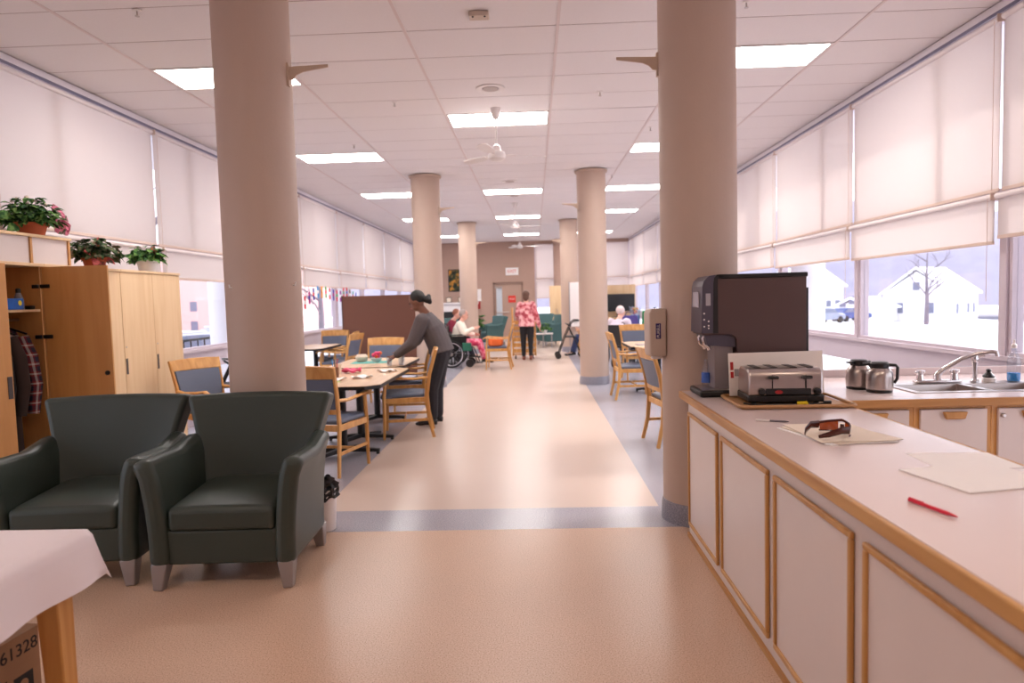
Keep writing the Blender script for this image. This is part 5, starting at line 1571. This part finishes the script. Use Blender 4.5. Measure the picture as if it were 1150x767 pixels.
# ---- seated pose (faces +x), seat height .50
def seated(head_dz=0, lean=0.0, armup=0.0):
    return dict(
        head=(.04 + lean, 0, 1.17), face=(1, -.15, -.1), hup=(0, 0, 1), neck=(-.02 + lean * .7, 0, 1.02), chest=(-.05 + lean * .5, 0, .86), waist=(-.08, 0, .69), pelvis=(-.08, 0, .58),
        shL=(-.03 + lean * .6, .17, .96), shR=(-.03 + lean * .6, -.17, .96), elL=(.08, .22, .74), elR=(.08, -.22, .74 + armup * .2), wrL=(.28, .12, .72), wrR=(.28, -.10, .74 + armup),
        thL=(0, -.4, 1), thR=(0, .4, 1), hdL=(1, -.3, 0), hdR=(.9, .3, .2),
        hipL=(-.05, .09, .56), hipR=(-.05, -.09, .56), knL=(.40, .11, .55), knR=(.40, -.11, .55), anL=(.50, .10, .18), anR=(.52, -.10, .18), ftL=(1, .1, -.1), ftR=(1, -.1, -.1))
def wheelchair(label, loc, rz, group='wheelchairs'):
    """faces +x"""
    t = thing('wheelchair', label, 'wheelchair', loc, rz, group)
    for s in (-1, 1):
        y = s * .29
        Mw = Matrix.Translation((-.14, y, .305)) @ Matrix.Rotation(R(90), 4, 'X')
        ring = [(-.14 + .285 * math.cos(2 * PI * k / 36), y, .305 + .285 * math.sin(2 * PI * k / 36)) for k in range(36)]
        w = B().tube(ring, .02, 8, closed=True, side=(0, 1, 0)).build('rear_wheel', M_black, t)
        ring2 = [(-.14 + .25 * math.cos(2 * PI * k / 36), y + s * .035, .305 + .25 * math.sin(2 * PI * k / 36)) for k in range(36)]
        B().tube(ring2, .009, 6, closed=True, side=(0, 1, 0)).build('hand_rim', M_chrome, w)
        for k in range(8):
            a = 2 * PI * k / 8
            B().bar((-.14 + .03 * math.cos(a), y, .305 + .03 * math.sin(a)), (-.14 + .27 * math.cos(a), y, .305 + .27 * math.sin(a)), .02, .03, (0, 1, 0)).build('spoke', M_black, w)
        B().lathe([(.04, -.03), (.04, .03)], 14, M=Mw).build('hub', M_leg, w)
        B().tube([(-.26, s * .24, .30), (-.26, s * .24, .92), (-.30, s * .24, .97), (-.40, s * .24, .97)], .012, 8).build('back_tube', M_blackm, t)
        B().tube([(-.26, s * .24, .46), (.24, s * .24, .46), (.32, s * .24, .40), (.44, s * .22, .10)], .012, 8).build('frame_tube', M_blackm, t)
        B().tube([(-.26, s * .26, .73), (.16, s * .26, .73)], [(.02, .015)] * 2, 8).build('armrest', M_black, t)
        B().tube([(.16, s * .26, .72), (.19, s * .26, .68), (.19, s * .25, .47)], .011, 8).build('arm_post', M_blackm, t)
        B().tube([(.24, s * .24, .46), (.26, s * .24, .16)], .012, 8).build('caster_fork', M_blackm, t)
        B().lathe([(.03, -.018), (.09, -.018), (.095, 0), (.09, .018), (.03, .018)], 18, M=Matrix.Translation((.26, s * .24, .096)) @ Matrix.Rotation(R(90), 4, 'X')).build('caster', M_black, t)
        B().box(.36, .54, s * .12 - .07, s * .12 + .07, .085, .10).build('footplate', M_black, t, bevel=.004)
        B().box(-.24, .18, s * .25 - .004, s * .25 + .004, .48, .70).build('side_guard', M_black, t, smooth=False)
    B().box(-.24, .22, -.23, .23, .455, .49).build('seat', M_black, t, bevel=.01)
    B().box(-.275, -.255, -.23, .23, .50, .92).build('backrest', M_black, t, bevel=.006)
    return t
wheelchair('black wheelchair carrying the person in a white top', (-1.72, 15.2, 0), R(0))
Js = seated(lean=.03, armup=.12)
person('seated person with grey hair in a white top and pink trousers', (-1.66, 15.2, -.005), Js, SKIN_L, mat('cream_top', rgb(238, 228, 214), .85), spots_mat('pink_trousers', rgb(206, 52, 96), rgb(222, 84, 120), rgb(240, 150, 170), 14), M_shoe, HAIR_G, dict(vox=.012, bulk=1.1, cuff=.06))
t = thing('green_bag', 'green bag hanging beside the wheelchair wheel', 'bag', (-1.50, 14.83, .38))
B().sheet(lambda u, v: ((.20 * (u - .5), 0, .18 * v), (0, 1, 0)), 6, 6, .07).build('bag_body', mat('bag_green', rgb(36, 104, 84), .7), t, bevel=.02, bseg=3)
wheelchair('wheelchair behind the column carrying the person in maroon', (-2.12, 16.55, 0), R(0))
person('seated person in a maroon top behind the one in white', (-2.06, 16.55, -.005), seated(lean=.12), SKIN_L, mat('maroon_top', rgb(128, 34, 56), .85), mat('navy_trousers', rgb(40, 40, 66), .85), M_shoe, HAIR_R, dict(vox=.014))
put((1.35, 17.1), R(90), 'oak chair under the seated person in jeans, behind the second right column')
person('seated person in blue jeans and black shoes behind the second right column', (1.46, 17.1, -.06), seated(), SKIN_L, mat('teal_sweater', rgb(44, 96, 100), .9), mat('blue_jeans', rgb(52, 66, 108), .9), M_shoe, HAIR_G, dict(vox=.014, rz=PI))
wheelchair('wheelchair right of the aisle carrying the person in pale lavender', (1.72, 13.9, 0), R(60))
person('seated person in a pale lavender top with white hair, right of the aisle', (1.72, 13.95, -.005), seated(lean=.10), SKIN_L, mat('lavender_top', rgb(214, 200, 214), .85), mat('grey_trousers', rgb(96, 92, 104), .85), M_shoe, mat('hair_white', rgb(226, 206, 204), .8, bump=.4, bscale=40), dict(vox=.014, rz=R(60), bulk=1.15))
# ================================================================== OUTSIDE
GZ = -0.45
def gz(x, y):
    return GZ - min(4.0, .05 * max(0, abs(x) - 5))
def terrain(u, v):
    x = -170 + 340 * u; y = -60 + 300 * v
    return (x, y, gz(x, y) + .10 * math.sin(x * .35) * math.cos(y * .27) * min(1, max(0, abs(x) - 8) / 10))
g = B().grid(terrain, 110, 80).build('snow_ground', M_snow)
tag(g, 'snow-covered ground outside the windows', 'snow', kind='stuff')
# exterior eaves above the windows and outer columns
for sx, X, nm in ((-1, XL - .17, 'left'), (1, XR + .17, 'right')):
    xs = sorted((X, X + sx * 1.25))
    o = B().box(xs[0], xs[1], YF, YB + .3, 3.62, 3.95).build('eave', M_ext, smooth=False)
    tag(o, 'roof overhang outside the %s window wall' % nm, 'roof')
    o['kind'] = 'structure'
    for y, w in zip(YC, ('near', 'middle', 'far')):
        column(X + sx * .9, y, '%s outer column seen through the %s windows' % (w, nm), GZ - .4, M_ext, .27, 3.62, False, 'outer columns')
o = B().box(XL - .3, XR + .3, YF - .1, YB + .3, 3.96, 4.1).build('roof_slab', M_ext, smooth=False)
tag(o, 'flat roof slab over the hall', 'roof'); o['kind'] = 'structure'
M_siding = mat('white_siding', rgb(236, 234, 238), .8, var=.03)
M_win = mat('dark_window', rgb(120, 124, 146), .3)
M_brick = mat('red_brick', rgb(226, 186, 182), .9, var=.1, scale=30)
def house(label, x, y, w, d, h, rz, roofh=2.2, m=None):
    t = thing('house', label, 'house', (x, y, gz(x, y) - .15), rz, 'houses outside')
    B().box(-w / 2, w / 2, -d / 2, d / 2, 0, h).build('wall', m or M_siding, t, smooth=False)
    B().prism([(-d / 2, h), (d / 2, h), (0, h + roofh - .3)], -w / 2 + .01, w / 2 - .01, 'x').build('gable', m or M_siding, t, smooth=False)
    for s in (-1, 1):
        B().prism([(0, h + roofh), (s * (d / 2 + .4), h - .25), (s * (d / 2 + .4), h - .05), (0, h + roofh + .25)], -w / 2 - .3, w / 2 + .3, 'x').build('roof', M_snow, t, smooth=False)
    for fx in (-.28, .12, .34):
        for z in (1.2, 3.4):
            if z + 1 < h:
                wdw = B().box(w * fx - .4, w * fx + .4, -d / 2 - .03, -d / 2, z, z + 1.1).build('window', M_win, t, smooth=False)
    for fy in (-.2, .25):
        B().box(-w / 2 - .03, -w / 2, d * fy - .4, d * fy + .4, 1.3, 2.5).build('window', M_win, t, smooth=False)
    B().box(-w / 2 - .03, -w / 2, -.35, .35, h + .3, h + 1.2).build('window', M_win, t, smooth=False)
    return t
house('white gabled house in the snow outside the right windows', 46.5, 81, 9.0, 7.0, 3.6, R(42), 2.7)
house('low garage with snowy roof left of the gabled house', 38.5, 80, 5, 4.5, 1.8, R(30), .9)
house('white two-storey house near the outer column', 34.5, 88, 7.5, 6, 4.2, R(30), 2.0)
house('long pale brick building across the street, left windows', -44, 46, 14, 30, 9, R(0), 1.0, M_brick)
house('pale brick building farther up the street, left windows', -40, 92, 14, 34, 10, R(0), 1.0, M_brick)
# hills with bare woods
M_hill = mat('bare_wood_hill', rgb(168, 164, 184), 1.0, var=.12, scale=.5, stretch=(1, 1, .35))
def hill(x0, y0, x1, y1, h, label, sd):
    rng = random.Random(sd)
    ph = [rng.uniform(0, 6) for _ in range(4)]
    d = V((x1 - x0, y1 - y0, 0)); n = V((-d.y, d.x, 0)).normalized()
    def fn(u, v):
        base = V((x0, y0, GZ - 1)) + d * u
        r = math.sin(PI * .75 * (1 - v))
        z = h * r * (.8 + .12 * math.sin(7 * u + ph[0]) + .06 * math.sin(23 * u + ph[1])) + .5 * math.sin(90 * u + ph[2] + 20 * v) * r
        return base + n * (-v * 60) + V((0, 0, z))
    o = B().grid(fn, 120, 24).build('wooded_hill', M_hill)
    tag(o, label, 'hill')
hill(10, 205, 200, 100, 26, 'grey wooded hill behind the houses, right windows', 1)
hill(-60, 215, 25, 215, 14, 'grey wooded hill beyond the far end window', 2)
# bare trees
def bare_tree(label, x, y, h, sd):
    rng = random.Random(sd)
    t = thing('bare_tree', label, 'tree', (x, y, gz(x, y) - .12), 0, 'bare winter trees')
    tr = B(); br = B()
    m = mat('bark', rgb(128, 118, 128), .9)
    tr.tube([(0, 0, 0), (.05, 0, h * .3), (.0, .05, h * .6), (.08, 0, h)], [h * .028, h * .022, h * .014, .01], 8)
    def grow(p, d, L, r, lev):
        q = p + d * L
        br.tube([p, p + d * L * .5 + V((rng.uniform(-.05, .05), rng.uniform(-.05, .05), .03)) * L, q], [r, r * .75, r * .45], 5)
        if lev > 0:
            for _ in range(3):
                nd = (d + V((rng.uniform(-.8, .8), rng.uniform(-.8, .8), rng.uniform(-.1, .6)))).normalized()
                grow(p + d * L * rng.uniform(.5, 1), nd, L * .62, r * .5, lev - 1)
    for k in range(7):
        z = h * rng.uniform(.28, .8); a = rng.uniform(0, 2 * PI)
        grow(V((.03, .03, z)), V((math.cos(a), math.sin(a), rng.uniform(.5, 1.1))).normalized(), h * .26, h * .009, 2)
    tr.build('trunk', m, t); br.build('branches', m, t)
bare_tree('bare tree in front of the gabled house', 37.5, 66, 8, 1)
bare_tree('bare tree right of the gabled house', 47.5, 66, 9, 2)
bare_tree('bare tree on the street side, outside the left window', -9.9, 31, 6, 3)
bare_tree('bare tree farther left outside the upper shades', -9, 15.5, 8, 4)
bare_tree('bare tree close to the left windows near the wardrobes', -8.5, 11.8, 8, 6)
# cars
def car(label, x, y, rz, c):
    t = thing('car', label, 'car', (x, y, gz(x, y)), rz, 'parked cars outside')
    m = mat('car_' + label.split()[0], c, .3)
    B().prism([(-2.1, .35), (2.1, .35), (2.15, .7), (2.0, .85), (1.1, .95), (.5, 1.42), (-1.2, 1.45), (-1.8, 1.0), (-2.15, .9)], -.85, .85, 'y').build('body', m, t, bevel=.08, bseg=3)
    B().prism([(1.0, .97), (.5, 1.36), (-1.15, 1.38), (-1.6, 1.0)], -.87, .87, 'y').build('window_glass', M_win, t, smooth=False)
    for x_ in (-1.35, 1.35):
        for y_ in (-.8, .8):
            B().lathe([(.1, -.1), (.31, -.1), (.33, 0), (.31, .1), (.1, .1)], 18, M=Matrix.Translation((x_, y_, .33)) @ Matrix.Rotation(R(90), 4, 'X')).build('wheel', M_black, t)
    B().prism([(.4, 1.43), (-1.1, 1.46), (-1.1, 1.55), (.35, 1.50)], -.75, .75, 'y').build('snow_cover', M_snow, t, bevel=.03)
    return t
car('blue car parked left of the white houses', 34, 74, R(20), rgb(70, 90, 150))
car('silver car parked near the outer column', 26, 62, R(30), rgb(150, 156, 176))
car('white car parked outside the left window', -12.5, 23.5, R(80), rgb(220, 220, 228))
car('navy car parked outside the window by the wardrobe', -10.8, 18.6, R(85), rgb(70, 84, 120))
car('grey car parked farther along the left street', -13.5, 30, R(80), rgb(170, 172, 184))
# railing outside the left window
t = thing('railing', 'dark metal railing outside the left window', 'railing', (-6.9, 8.0, GZ))
for k in range(29):
    B().tube([(0, k * .28, -.1), (0, k * .28, 1.3)], .014, 5).build('baluster', M_blackm, t)
B().tube([(0, -.1, 1.3), (0, 8.0, 1.3)], .028, 6).build('top_rail', M_blackm, t)
B().tube([(0, -.1, .15), (0, 8.0, .15)], .022, 6).build('bottom_rail', M_blackm, t)
